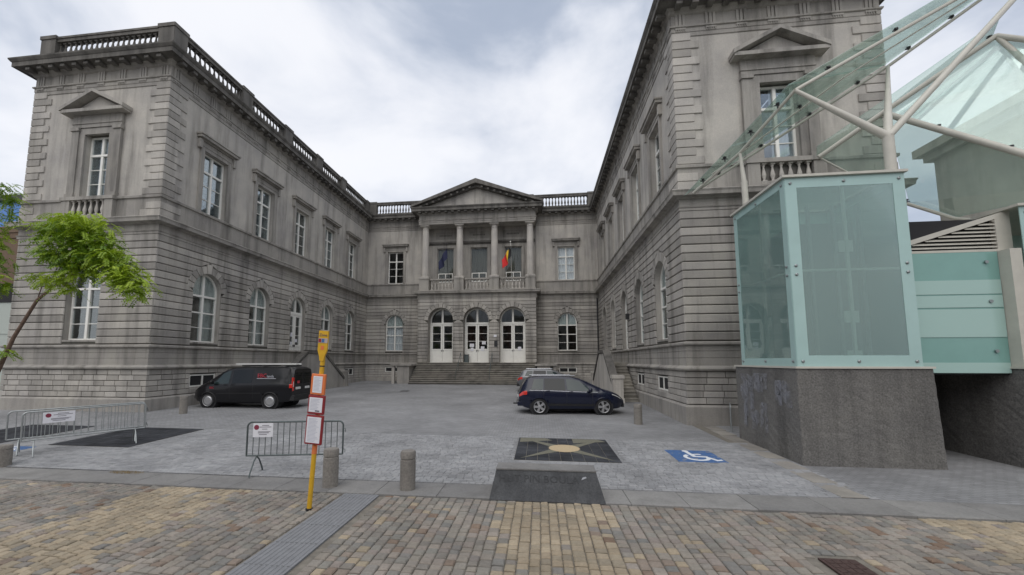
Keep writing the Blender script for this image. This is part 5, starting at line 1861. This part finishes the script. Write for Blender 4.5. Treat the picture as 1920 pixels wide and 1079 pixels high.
# a patch of dead grass in the joints by the kerb
mb = MB()
for i in range(420):
    a, rr = random.uniform(0, 6.28), random.random() ** 0.6
    x_, y_ = -9.15 + 0.42 * rr * math.cos(a), 8.28 + 0.10 * rr * math.sin(a)
    h = random.uniform(0.015, 0.05)
    dx, dy = random.uniform(-0.04, 0.04), random.uniform(-0.04, 0.04)
    mb.add([(x_, y_, 0.01), (x_ + 0.008, y_, 0.01), (x_ + dx, y_ + dy, 0.012 + h)], [(0, 1, 2)])
tag(mb.build('dry_grass', simple('dry_grass', (0.22, 0.15, 0.05), 0.9), None, fix=False), 'tuft of dry brown grass in the kerb joints', 'grass', kind='stuff')

# bicycle stand by the right wing
for (bx, by, lb) in ((6.42, 15.05, 'bent steel bicycle stand between the right wing and the lift tower'),):
    t = thing('bicycle_stand', (bx, by, G(bx, by)), R(68), lb, 'bicycle stand')
    mb = MB()
    r = 0.12
    pts = [(-0.32, 0, -0.05), (-0.32, 0, 0.9 - r)] + [(-0.32 + r - r * math.cos(R(q)), 0, 0.9 - r + r * math.sin(R(q))) for q in range(0, 91, 15)] + [(0.32 - r + r * math.sin(R(q)), 0, 0.9 - r + r * math.cos(R(q))) for q in range(0, 91, 15)] + [(0.32, 0, -0.05)]
    mb.tube(pts, 0.02, 10); mb.build('hoop', M['steel'], t, smooth=50)
    mb = MB(); mb.tube([(-0.32, 0, 0.30), (-0.05, 0, 0.32), (0.32, 0, 0.22)], 0.016, 8); mb.build('cross_bar', M['steel'], t, smooth=50)
# litter bin by the middle door
t = thing('litter_bin', (XC - 0.95, YP + 0.45, 2.30), 0, 'small grey litter bin beside the middle entrance door', 'bin')
mb = MB(); mb.bbox(-0.2, 0.2, -0.16, 0.16, 0.0, 0.72, 0.02); mb.build('body', M['steel_dark'], t)
mb = MB(); mb.bbox(-0.22, 0.22, -0.18, 0.18, 0.70, 0.76, 0.015); mb.build('lid', M['black_metal'], t)

# ------------------------------------------------------------------ vehicles
def interp(tab, x):
    if x <= tab[0][0]: return tab[0][1]
    for (a, b), (c, d) in zip(tab, tab[1:]):
        if x <= c:
            t = (x - a) / (c - a)
            return b + (d - b) * t
    return tab[-1][1]


def smooth_tab(tab, w=0.10):
    def f(x):
        return sum(interp(tab, x + o) * k for o, k in ((-w, .2), (-w / 2, .2), (0, .2), (w / 2, .2), (w, .2)))
    return f


def vehicle(name, spec, loc, rz, label, mats):
    """lofted body with wheel arches, separate glass, lamps, wheels, trim. local +x is the nose"""
    Ln = spec['L']
    top, belt, bot, wb_, wt, ws = [smooth_tab(spec[k], spec.get('sm', 0.10)) for k in ('top', 'belt', 'bot', 'wbelt', 'wtop', 'wsill')]
    t = thing(name, loc, rz, label, spec['cat'])

    def sec(x):
        """half cross-section points (y,z) from bottom centre to roof centre"""
        zb, ze, zt = bot(x), belt(x), top(x)
        ze = min(ze, zt - 0.04)
        a, b, c = ws(x), wb_(x), wt(x)
        c = min(c, b)
        zm = zb + (ze - zb) * 0.55
        return [(0, zb), (a * 0.75, zb), (a * 0.96, zb + 0.03), (a, zb + 0.09), (b * 1.0, zm - 0.05), (b * 1.012, zm + 0.05), (b * 1.0, ze - 0.04), (b * 0.985, ze),
                (b * 0.985 + (c - b * 0.985) * 0.33, ze + (zt - 0.10 - ze) * 0.33 if zt - ze > 0.2 else ze + (zt - ze) * 0.3),
                (b * 0.985 + (c - b * 0.985) * 0.72, ze + (zt - 0.10 - ze) * 0.72 if zt - ze > 0.2 else ze + (zt - ze) * 0.55),
                (c * 0.985, zt - 0.075 if zt - ze > 0.2 else ze + (zt - ze) * 0.75), (c * 0.92, zt - 0.028 if zt - ze > 0.1 else zt - 0.01), (c * 0.72, zt - 0.008), (0, zt)]

    NX = 84
    xs = [Ln * i / NX for i in range(NX + 1)]
    secs = [sec(x) for x in xs]
    k = len(secs[0])
    ring_n = 2 * k - 2
    vs = []
    for x, s in zip(xs, secs):
        vs += [(x, y, z) for y, z in s] + [(x, -y, z) for y, z in reversed(s[1:-1])]
    wheels = spec['wheels']
    wr = spec['wr']
    fs = []
    for i in range(NX):
        for j in range(ring_n):
            q = (i * ring_n + j, i * ring_n + (j + 1) % ring_n, (i + 1) * ring_n + (j + 1) % ring_n, (i + 1) * ring_n + j)
            c = [sum(vs[a][d] for a in q) / 4 for d in range(3)]
            if abs(c[1]) > 0.45 and any(math.hypot(c[0] - wx_, c[2] - wr) < wr + 0.055 for wx_ in wheels):
                continue
            fs.append(q)
    fs.append(tuple(range(ring_n)))
    fs.append(tuple(NX * ring_n + j for j in range(ring_n)))
    mb = MB(); mb.add(vs, fs)
    body = mb.build('body', mats['paint'], t, smooth=32)

    def side_pt(x, v, s, off=0.006):
        """v 0..1 from belt to roof edge on the greenhouse"""
        q = sec(x)
        lo, hi = q[7], q[10]
        y, z = lo[0] + (hi[0] - lo[0]) * v, lo[1] + (hi[1] - lo[1]) * v
        return (x, s * (y + off), z + 0.002)

    def low_pt(x, v, s, off=0.005):
        """v 0..1 from sill to belt on the body side"""
        q = sec(x)
        pts = q[3:8]
        f = v * (len(pts) - 1)
        i = min(int(f), len(pts) - 2)
        y = pts[i][0] + (pts[i + 1][0] - pts[i][0]) * (f - i)
        z = pts[i][1] + (pts[i + 1][1] - pts[i][1]) * (f - i)
        return (x, s * (y + off), z)

    def patch(fn, xa, xb, v0, v1, name_, mat, s, nx=8, off=0.006, xa1=None, xb1=None, parent=None):
        xa1 = xa if xa1 is None else xa1
        xb1 = xb if xb1 is None else xb1
        nv = 4
        vv = []
        for i in range(nx + 1):
            for j in range(nv + 1):
                v = j / nv
                a, b = xa + (xa1 - xa) * v, xb + (xb1 - xb) * v
                vv.append(fn(a + (b - a) * i / nx, v0 + (v1 - v0) * v, s, off))
        m_ = MB()
        m_.add(vv, [(i * (nv + 1) + j, (i + 1) * (nv + 1) + j, (i + 1) * (nv + 1) + j + 1, i * (nv + 1) + j + 1) for i in range(nx) for j in range(nv)])
        return m_.build(name_, mat, parent or t, smooth=60)

    for s in (-1, 1):
        for (xa, xb, xa1, xb1, m_) in spec['glass']:
            patch(side_pt, xa, xb, 0.05, 0.90, 'side_window', mats[m_], s, xa1=xa1, xb1=xb1)
        for (xa, xb, v0, v1, m_, nm) in spec['side']:
            patch(low_pt, xa, xb, v0, v1, nm, mats[m_], s, off=0.008)
        for xd in spec['seams']:
            patch(low_pt, xd - 0.006, xd + 0.006, 0.08, 0.98, 'door_seam', M['black_metal'], s, nx=1, off=0.003)
        for xd in spec['handles']:
            p = low_pt(xd, 0.86, s, 0.0)
            m_ = MB(); m_.bbox(p[0] - 0.09, p[0] + 0.09, p[1] - 0.025, p[1] + 0.025, p[2] - 0.02, p[2] + 0.02, 0.008); m_.build('door_handle', mats['paint'], t)
        xm, zm = spec['mirror']
        ym = wb_(xm)
        m_ = MB(); m_.bbox(xm - 0.09, xm + 0.06, s * (ym + 0.13) - 0.09, s * (ym + 0.13) + 0.09, zm, zm + 0.17, 0.03); m_.tube([(xm, s * (ym - 0.08), zm + 0.0), (xm, s * (ym + 0.10), zm + 0.05)], 0.025, 6)
        m_.build('wing_mirror', mats['paint'], t, smooth=50)
        for wx_ in wheels:
            yo = spec['track']
            m_ = MB()
            w_ = 0.20
            m_.lathe([(wr * 0.62, -w_), (wr * 0.9, -w_), (wr, -w_ + 0.03), (wr, -0.03), (wr * 0.93, 0.0), (wr * 0.77, 0.006), (wr * 0.74, -0.02)], (0, 0, 0), 30, 'y')
            whl = m_.build('wheel', M['tyre'], t, smooth=50)
            whl.location = (wx_, s * yo, wr)
            if s < 0: whl.rotation_euler = (0, 0, math.pi)
            m_ = MB()
            m_.lathe([(wr * 0.70, -0.06), (0.03, -0.07)], (0, 0, 0), 30, 'y')
            m_.build('brake_disc', mats['rim_well'], whl, smooth=40)
            m_ = MB()
            m_.lathe([(wr * 0.70, -0.07), (wr * 0.755, 0.0), (wr * 0.75, 0.010), (wr * 0.69, 0.004), (wr * 0.66, -0.04)], (0, 0, 0), 30, 'y')
            m_.f = m_.f[:-2]
            m_.build('rim', mats['rim'], whl, smooth=40)
            ns = spec['spokes']
            if ns:
                for q in range(ns):
                    a = 2 * math.pi * q / ns
                    d_, e_ = Vector((math.cos(a), 0, math.sin(a))), Vector((-math.sin(a), 0, math.cos(a)))
                    pts = [d_ * 0.03 - e_ * 0.035, d_ * wr * 0.70 - e_ * 0.055, d_ * wr * 0.70 + e_ * 0.055, d_ * 0.03 + e_ * 0.035]
                    m_ = MB(); m_.slab([p + Vector((0, -0.02, 0)) for p in pts], (0, 0.026, 0)); m_.build('spoke', mats['rim'], whl)
                m_ = MB(); m_.lathe([(0.06, -0.02), (0.06, 0.008), (0.03, 0.016)], (0, 0, 0), 14, 'y'); m_.build('hub', mats['rim'], whl, smooth=40)
            else:
                m_ = MB(); m_.lathe([(wr * 0.64, -0.005), (wr * 0.60, 0.01), (wr * 0.42, 0.022), (wr * 0.30, 0.012), (0.03, 0.026)], (0, 0, 0), 30, 'y'); m_.build('hubcap', mats['rim'], whl, smooth=40)
            # arch lip and inner liner
            m_ = MB()
            n = 18
            pts = []
            for q in range(n + 1):
                a = R(-14 + 208 * q / n)
                x_, z_ = wx_ + (wr + 0.065) * math.cos(a), wr + (wr + 0.065) * math.sin(a)
                zz = max(z_, bot(x_) + 0.02)
                qv = sec(x_)
                pp = qv[3:8]
                yy = pp[0][0]
                for (y1_, z1_), (y2_, z2_) in zip(pp, pp[1:]):
                    if z1_ <= zz <= z2_: yy = y1_ + (y2_ - y1_) * (zz - z1_) / max(1e-4, z2_ - z1_)
                pts.append((x_, s * (yy - 0.012), zz))
            m_.tube(pts, 0.028, 6)
            m_.build('arch_lip', mats['arch'], t, smooth=50)
            m_ = MB()
            m_.lathe([(wr + 0.085, -0.55), (wr + 0.085, -0.06)], (0, 0, 0), 24, 'y')
            ol = m_.build('wheel_well', M['dark'], t, smooth=50)
            ol.location = (wx_, s * (yo + 0.02), wr)
            if s < 0: ol.rotation_euler = (0, 0, math.pi)

    def top_patch(xa, xb, f, name_, mat, off=0.006, nx=8):
        vv = []
        for i in range(nx + 1):
            x = xa + (xb - xa) * i / nx
            q = sec(x)
            c = q[10][0] * f
            for y, z in ((-c, q[10][1] + 0.03), (-q[12][0] * f, q[12][1]), (0, q[13][1]), (q[12][0] * f, q[12][1]), (c, q[10][1] + 0.03)):
                vv.append((x, y, z + off))
        m_ = MB(); m_.add(vv, [(i * 5 + j, (i + 1) * 5 + j, (i + 1) * 5 + j + 1, i * 5 + j + 1) for i in range(nx) for j in range(4)])
        return m_.build(name_, mat, t, smooth=60)

    for (xa, xb, f, nm, m_) in spec['tops']:
        top_patch(xa, xb, f, nm, mats[m_], off=0.010)
    for (nm, m_, x0, x1, y0, y1, z0, z1) in spec['boxes']:
        for s in ((-1, 1) if y0 > 0 else (1,)):
            ya, yb = (min(s * y0, s * y1), max(s * y0, s * y1))
            b = MB(); b.bbox(x0, x1, ya, yb, z0, z1, min(0.012, (x1 - x0) / 3, (z1 - z0) / 3, (yb - ya) / 3)); b.build(nm, mats[m_], t)
    b = MB(); b.box(wheels[1] if wheels[1] < wheels[0] else wheels[0], max(wheels), -0.6, 0.6, bot(Ln / 2) - 0.06, bot(Ln / 2) + 0.02); b.build('underbody', M['dark'], t)
    return t, low_pt, side_pt


M['tyre'] = simple('tyre_rubber', (0.012, 0.012, 0.013), 0.8)
M['car_glass'] = simple('car_glass', (0.006, 0.008, 0.009), 0.04, spec=0.45)
M['car_glass_pale'] = simple('car_glass_side', (0.022, 0.036, 0.036), 0.04, spec=0.6)
M['lamp_red'] = simple('tail_lamp', (0.55, 0.03, 0.02), 0.15, coat=0.5)
M['lamp_clear'] = simple('head_lamp', (0.62, 0.62, 0.60), 0.1, coat=0.6)
M['chrome'] = simple('chrome', (0.65, 0.66, 0.68), 0.18, 1.0)
M['alloy'] = simple('alloy', (0.46, 0.46, 0.47), 0.32, 0.7)
M['plate'] = simple('number_plate', (0.62, 0.62, 0.60), 0.5)
navy = simple('navy_car_paint', (0.006, 0.009, 0.026), 0.22, spec=0.4, coat=0.35)
silver = simple('silver_car_paint', (0.15, 0.155, 0.165), 0.30, 0.4, coat=0.5)
blackp = simple('black_van_paint', (0.007, 0.007, 0.009), 0.28, spec=0.3, coat=0.25)
plast = simple('black_plastic', (0.015, 0.015, 0.016), 0.6)
CM = dict(glass=M['car_glass'], pale=M['car_glass_pale'], red=M['lamp_red'], clear=M['lamp_clear'], chrome=M['chrome'], plate=M['plate'], rim=M['alloy'], rim_well=M['black_metal'], plastic=plast)

mpv = dict(L=4.53, cat='car', wr=0.325, wheels=(0.86, 3.59), track=0.905, spokes=5, sm=0.10,
           top=[(0, 0.80), (0.05, 1.0), (0.30, 1.45), (0.50, 1.585), (1.0, 1.635), (1.7, 1.64), (2.3, 1.60), (2.75, 1.47), (3.62, 1.07), (4.0, 0.97), (4.35, 0.82), (4.53, 0.60)],
           belt=[(0, 0.76), (0.1, 0.96), (0.5, 1.03), (1.5, 1.0), (3.0, 0.945), (3.6, 0.93), (4.0, 0.86), (4.35, 0.70), (4.53, 0.50)],
           bot=[(0, 0.42), (0.25, 0.26), (0.6, 0.20), (3.8, 0.20), (4.3, 0.22), (4.53, 0.32)],
           wbelt=[(0, 0.62), (0.12, 0.78), (0.4, 0.87), (0.9, 0.905), (3.6, 0.905), (4.0, 0.87), (4.3, 0.76), (4.53, 0.50)],
           wtop=[(0, 0.50), (0.3, 0.62), (0.7, 0.67), (2.4, 0.67), (3.0, 0.70), (3.62, 0.80), (4.1, 0.74), (4.53, 0.42)],
           wsill=[(0, 0.55), (0.15, 0.74), (0.5, 0.84), (3.8, 0.85), (4.2, 0.76), (4.53, 0.45)],
           glass=[(0.52, 1.02, 0.66, 1.06, 'pale'), (1.08, 1.98, 1.10, 1.96, 'glass'), (2.06, 3.28, 2.02, 2.62, 'pale')],
           side=[(0.02, 0.34, 0.62, 1.0, 'red', 'tail_lamp'), (3.95, 4.36, 0.80, 0.99, 'clear', 'head_lamp'), (1.2, 3.25, 0.06, 0.14, 'plastic', 'sill_trim'), (0.45, 3.35, 0.965, 0.995, 'chrome', 'shoulder_highlight_strip')],  # belt chrome added to stand in for the highlight along the shoulder line
           seams=(1.05, 2.03, 3.12), handles=(1.22, 2.2), mirror=(3.02, 0.95),
           tops=[(2.50, 3.50, 0.90, 'windscreen', 'glass'), (0.10, 0.42, 0.86, 'rear_window', 'glass')],
           boxes=[('roof_rail', 'chrome', 0.55, 2.45, 0.60, 0.635, 1.605, 1.64), ('number_plate', 'plate', -0.02, 0.01, -0.26, 0.26, 0.66, 0.77), ('bumper', 'paint', -0.06, 0.20, -0.70, 0.70, 0.34, 0.52), ('front_bumper', 'plastic', 4.42, 4.56, -0.5, 0.5, 0.28, 0.44), ('tow_bar', 'plastic', -0.22, 0.0, -0.03, 0.03, 0.36, 0.42)])
gz = G(1.2, 18.8)
car_yaw = R(6)
CX, CY = -0.06, 17.75
cl_ = Vector((0.86, -0.905))
cs_ = Matrix.Rotation(car_yaw, 2) @ cl_
vehicle('parked_car', mpv, (CX - cs_.x, CY - cs_.y, gz), car_yaw, 'dark blue people carrier with silver roof rails parked before the right wing', dict(CM, paint=navy, arch=navy))
est = dict(mpv)
est.update(L=4.50, top=[(0, 0.82), (0.06, 1.02), (0.35, 1.40), (0.62, 1.50), (1.2, 1.545), (1.9, 1.54), (2.4, 1.49), (2.8, 1.36), (3.5, 1.02), (3.95, 0.93), (4.3, 0.80), (4.50, 0.58)],
           tops=[(2.5, 3.42, 0.90, 'windscreen', 'glass'), (0.10, 0.45, 0.86, 'rear_window', 'glass')],
           boxes=[('roof_rail', 'chrome', 0.6, 2.45, 0.60, 0.635, 1.515, 1.55), ('number_plate', 'plate', -0.02, 0.01, -0.26, 0.26, 0.66, 0.77), ('bumper', 'plastic', -0.06, 0.20, -0.70, 0.70, 0.34, 0.52)])
vehicle('parked_car', est, (-1.62, 29.3, G(-1, 29)), R(2), 'grey estate car with red tail lamps parked behind the dark blue car', dict(CM, paint=silver, arch=plast))

van = dict(L=5.13, cat='van', wr=0.335, wheels=(1.05, 4.13), track=0.93, spokes=0, sm=0.08,
           top=[(0, 1.80), (0.12, 1.90), (0.6, 1.935), (2.6, 1.93), (3.2, 1.86), (3.55, 1.70), (4.30, 1.22), (4.72, 1.05), (5.0, 0.86), (5.13, 0.66)],
           belt=[(0, 1.12), (1.0, 1.14), (3.0, 1.10), (4.2, 1.06), (4.7, 0.92), (5.0, 0.74), (5.13, 0.56)],
           bot=[(0, 0.36), (0.25, 0.28), (0.6, 0.24), (4.6, 0.24), (4.9, 0.27), (5.13, 0.34)],
           wbelt=[(0, 0.86), (0.10, 0.91), (0.5, 0.945), (4.3, 0.945), (4.7, 0.87), (5.0, 0.70), (5.13, 0.52)],
           wtop=[(0, 0.72), (0.15, 0.77), (3.0, 0.77), (3.6, 0.78), (4.25, 0.84), (4.7, 0.74), (5.13, 0.42)],
           wsill=[(0, 0.82), (0.2, 0.89), (4.4, 0.90), (4.8, 0.78), (5.13, 0.48)],
           glass=[(3.12, 4.12, 3.10, 3.50, 'pale'), (1.98, 2.98, 1.98, 2.98, 'glass')],
           side=[(0.0, 0.13, 0.62, 1.0, 'red', 'tail_lamp'), (4.55, 4.92, 0.82, 0.99, 'glass', 'head_lamp'), (1.5, 3.7, 0.26, 0.36, 'plastic', 'side_moulding')],
           seams=(1.90, 3.05, 4.05), handles=(2.9, 3.25), mirror=(3.88, 1.12),
           tops=[(3.50, 4.18, 0.92, 'windscreen', 'glass')],
           boxes=[('rear_bumper', 'plastic', -0.10, 0.14, -0.86, 0.86, 0.36, 0.62), ('rear_window', 'glass', -0.012, 0.02, 0.06, 0.66, 1.12, 1.66), ('number_plate', 'plate', -0.02, 0.01, 0.20, 0.60, 0.86, 0.97), ('tail_lamp', 'red', -0.014, 0.05, 0.74, 0.87, 0.80, 1.42), ('lamp_insert', 'clear', -0.02, 0.03, 0.78, 0.84, 0.98, 1.24),
                  ('roof_bar', 'plastic', 0.5, 0.56, -0.72, 0.72, 1.93, 1.99), ('roof_bar', 'plastic', 1.6, 1.66, -0.72, 0.72, 1.935, 1.995), ('roof_bar', 'plastic', 2.6, 2.66, -0.72, 0.72, 1.93, 1.99), ('grille', 'plastic', 5.05, 5.12, -0.42, 0.42, 0.62, 0.74)])
VX, VY = -12.45, 17.72      # near rear wheel on the ground
van_yaw = R(180 + 1.5)
cs_ = Matrix.Rotation(van_yaw, 2) @ Vector((1.05, 0.93))
vz = G(-14, 18.6)
vloc = (VX - cs_.x, VY - cs_.y, vz)
vt, lowp, sidep = vehicle('parked_van', van, vloc, van_yaw, 'black panel van with red and white lettering parked by the left wing', dict(CM, paint=blackp, arch=plast))
# the near side of the van is local +y
def letter(txt, size, mat, x, z, y, nm='lettering'):
    mt_ = Matrix.Translation((x, y, z)) @ Matrix.Rotation(R(180), 4, 'Z') @ Matrix.Rotation(R(90), 4, 'X') @ Matrix.Rotation(0, 4, 'X')
    return text_mesh(txt, size, mat, nm, vt, mt_, 0.004)


red_l, white_l = simple('red_lettering', (0.45, 0.03, 0.05), 0.5), simple('white_lettering', (0.45, 0.46, 0.50), 0.5)
letter('EBC', 0.26, red_l, 1.72, 1.42, 0.905)
letter('lands', 0.17, white_l, 1.25, 1.42, 0.912)
m2 = MB(); m2.box(0.80, 1.74, 0.905, 0.915, 1.36, 1.385); m2.build('lettering_underline', white_l, vt)
letter('EBC', 0.13, red_l, 4.05, 0.90, 0.955)
m2 = MB(); m2.box(-0.016, -0.008, 0.30, 0.50, 1.14, 1.26); m2.build('rear_sticker', red_l, vt)
# ladder on the van roof
lad = thing('ladder', vloc, van_yaw, 'pale aluminium ladder lying on the roof bars of the van', 'ladder')
M['alu'] = simple('aluminium', (0.62, 0.62, 0.60), 0.4, 0.3)
for yy in (0.20, 0.60):
    m2 = MB(); m2.bbox(0.0, 3.05, yy - 0.02, yy + 0.02, 2.0, 2.075, 0.006); m2.build('rail', M['alu'], lad)
for i in range(11):
    m2 = MB(); m2.tube([(0.12 + i * 0.28, 0.21, 2.037), (0.12 + i * 0.28, 0.59, 2.037)], 0.016, 8); m2.build('rung', M['alu'], lad, smooth=40)

# ------------------------------------------------------------------ the tree at the left edge
def leaf_mat():
    m, t, b = mat_new('tree_leaf')
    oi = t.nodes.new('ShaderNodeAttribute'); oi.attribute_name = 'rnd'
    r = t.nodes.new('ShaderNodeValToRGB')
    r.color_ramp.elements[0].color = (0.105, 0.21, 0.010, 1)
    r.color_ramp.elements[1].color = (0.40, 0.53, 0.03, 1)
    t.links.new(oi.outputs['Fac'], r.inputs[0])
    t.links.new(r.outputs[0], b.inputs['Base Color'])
    b.inputs['Roughness'].default_value = 0.5
    tr = t.nodes.new('ShaderNodeBsdfTranslucent')
    t.links.new(r.outputs[0], tr.inputs[0])
    mx_ = t.nodes.new('ShaderNodeMixShader'); mx_.inputs[0].default_value = 0.35
    o = [n for n in t.nodes if n.type == 'OUTPUT_MATERIAL'][0]
    t.links.new(b.outputs[0], mx_.inputs[1]); t.links.new(tr.outputs[0], mx_.inputs[2]); t.links.new(mx_.outputs[0], o.inputs[0])
    return m


M['leaf'] = leaf_mat()
TB = Vector((-16.9, 10.6, G(-16.9, 10.6)))
tree = thing('street_tree', TB, 0, 'young leafy tree with drooping bright green foliage at the left wing', 'tree')
rt = random.Random(11)
K = lambda p: Vector(p) - TB
trunk = [(-16.9, 10.6, TB.z - 0.1), (-16.8, 10.6, 1.0), (-16.5, 10.6, 2.0), (-16.0, 10.6, 3.2), (-15.3, 10.6, 4.35), (-14.6, 10.6, 4.85), (-13.9, 10.6, 5.25), (-13.3, 10.6, 5.6), (-12.9, 10.55, 5.75)]
limbs = [([(-16.5, 10.6, 2.0), (-17.1, 10.8, 3.6), (-17.2, 10.7, 5.2), (-17.15, 10.5, 6.8), (-17.0, 10.5, 7.8)], 0.05),
         ([(-13.9, 10.6, 5.25), (-14.1, 10.5, 5.9), (-14.3, 10.5, 6.5)], 0.03),
         ([(-13.3, 10.6, 5.6), (-12.9, 10.4, 5.65), (-12.3, 10.3, 5.3), (-11.8, 10.3, 4.8)], 0.03),
         ([(-14.6, 10.6, 4.85), (-14.1, 10.5, 5.7), (-14.6, 10.4, 6.3)], 0.025),
         ([(-13.6, 10.6, 5.4), (-13.7, 10.3, 5.1), (-13.9, 10.2, 4.6)], 0.02),
         ([(-15.3, 10.6, 4.35), (-15.0, 10.5, 4.9), (-14.8, 10.4, 5.0)], 0.015)]
mb = MB(); mb.tube([K(p) for p in trunk], [0.085, 0.07, 0.06, 0.05, 0.042, 0.036, 0.03, 0.02, 0.014], 10); mb.build('trunk', M['bark'], tree, smooth=50)
for pts, r0 in limbs:
    mb = MB(); mb.tube([K(p) for p in pts], r0, 7, r1=0.008); mb.build('limb', M['bark'], tree, smooth=50)
# foliage: pinnate sprays hanging from twig points inside clumps
clumps = [((-13.75, 10.5, 6.55), (0.62, 0.7, 0.42), 40), ((-12.95, 10.4, 6.55), (0.55, 0.7, 0.36), 32), ((-14.3, 10.4, 6.35), (0.35, 0.5, 0.40), 18), ((-13.2, 10.5, 6.05), (0.85, 0.8, 0.45), 50), ((-12.55, 10.4, 5.75), (0.65, 0.6, 0.42), 36),
          ((-13.35, 10.4, 5.45), (0.60, 0.6, 0.35), 28), ((-11.95, 10.35, 5.45), (0.55, 0.5, 0.38), 34), ((-11.45, 10.3, 4.95), (0.45, 0.45, 0.42), 34), ((-11.1, 10.3, 4.60), (0.28, 0.35, 0.32), 18), ((-13.45, 10.3, 4.85), (0.28, 0.35, 0.40), 16),
          ((-13.9, 10.3, 5.75), (0.35, 0.5, 0.25), 14), ((-14.85, 10.4, 4.95), (0.30, 0.3, 0.18), 8), ((-14.4, 10.4, 5.75), (0.22, 0.3, 0.12), 5), ((-12.9, 10.3, 5.15), (0.35, 0.4, 0.28), 12),
          ((-17.15, 10.5, 7.9), (0.55, 0.6, 0.4), 22), ((-17.8, 10.6, 6.5), (0.5, 0.7, 0.6), 26), ((-16.95, 10.5, 4.9), (0.36, 0.5, 0.34), 18), ((-17.5, 10.6, 7.3), (0.8, 0.8, 0.7), 24), ((-16.25, 10.5, 2.75), (0.22, 0.25, 0.25), 6), ((-17.8, 10.7, 5.8), (0.8, 0.8, 0.7), 24)]
lv_v, lv_f, lv_r = [], [], []


def leaflet(p, d, n_, ln_, w, tone):
    s = d.cross(n_).normalized() * w
    o = len(lv_v)
    m_ = p + d * ln_ * 0.45
    lv_v.extend([tuple(p), tuple(m_ + s), tuple(p + d * ln_ - n_ * ln_ * 0.12), tuple(m_ - s)])
    lv_f.append((o, o + 1, o + 2, o + 3))
    lv_r.extend([tone] * 4)


for c, e_, cnt in clumps:
    tone_c = rt.uniform(0.15, 0.75)
    for i in range(int(cnt * 3.8)):
        while True:
            q = Vector((rt.uniform(-1, 1), rt.uniform(-1, 1), rt.uniform(-1, 1)))
            if q.length < 1: break
        p0 = K(c) + Vector((-0.5 if c[0] > -14.7 else 0, 0, 0.05)) + Vector((q.x * e_[0], q.y * e_[1], q.z * e_[2]))
        a = rt.uniform(0, 2 * math.pi)
        d = Vector((math.cos(a), math.sin(a) * 0.8, rt.uniform(-0.5, 0.35))).normalized()
        ln_ = rt.uniform(0.26, 0.44)
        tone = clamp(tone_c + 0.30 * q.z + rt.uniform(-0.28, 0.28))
        nl = 9
        for j in range(nl):
            f = (j + 1) / nl
            pp = p0 + d * ln_ * f + Vector((0, 0, -0.16 * f * f))
            tang = (d * ln_ + Vector((0, 0, -0.32 * f))).normalized()
            sd = tang.cross(Vector((0, 0, 1))).normalized()
            up = sd.cross(tang).normalized()
            for s in (-1, 1):
                dd = (sd * s + tang * 0.45 + Vector((rt.uniform(-.2, .2), rt.uniform(-.2, .2), rt.uniform(-0.45, 0.0)))).normalized()
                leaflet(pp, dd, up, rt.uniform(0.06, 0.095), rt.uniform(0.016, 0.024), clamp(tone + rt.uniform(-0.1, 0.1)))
        # twig that carries the spray
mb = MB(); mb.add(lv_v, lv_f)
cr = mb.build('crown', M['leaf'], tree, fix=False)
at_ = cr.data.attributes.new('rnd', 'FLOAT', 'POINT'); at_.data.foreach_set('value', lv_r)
cr['kind'] = 'stuff'
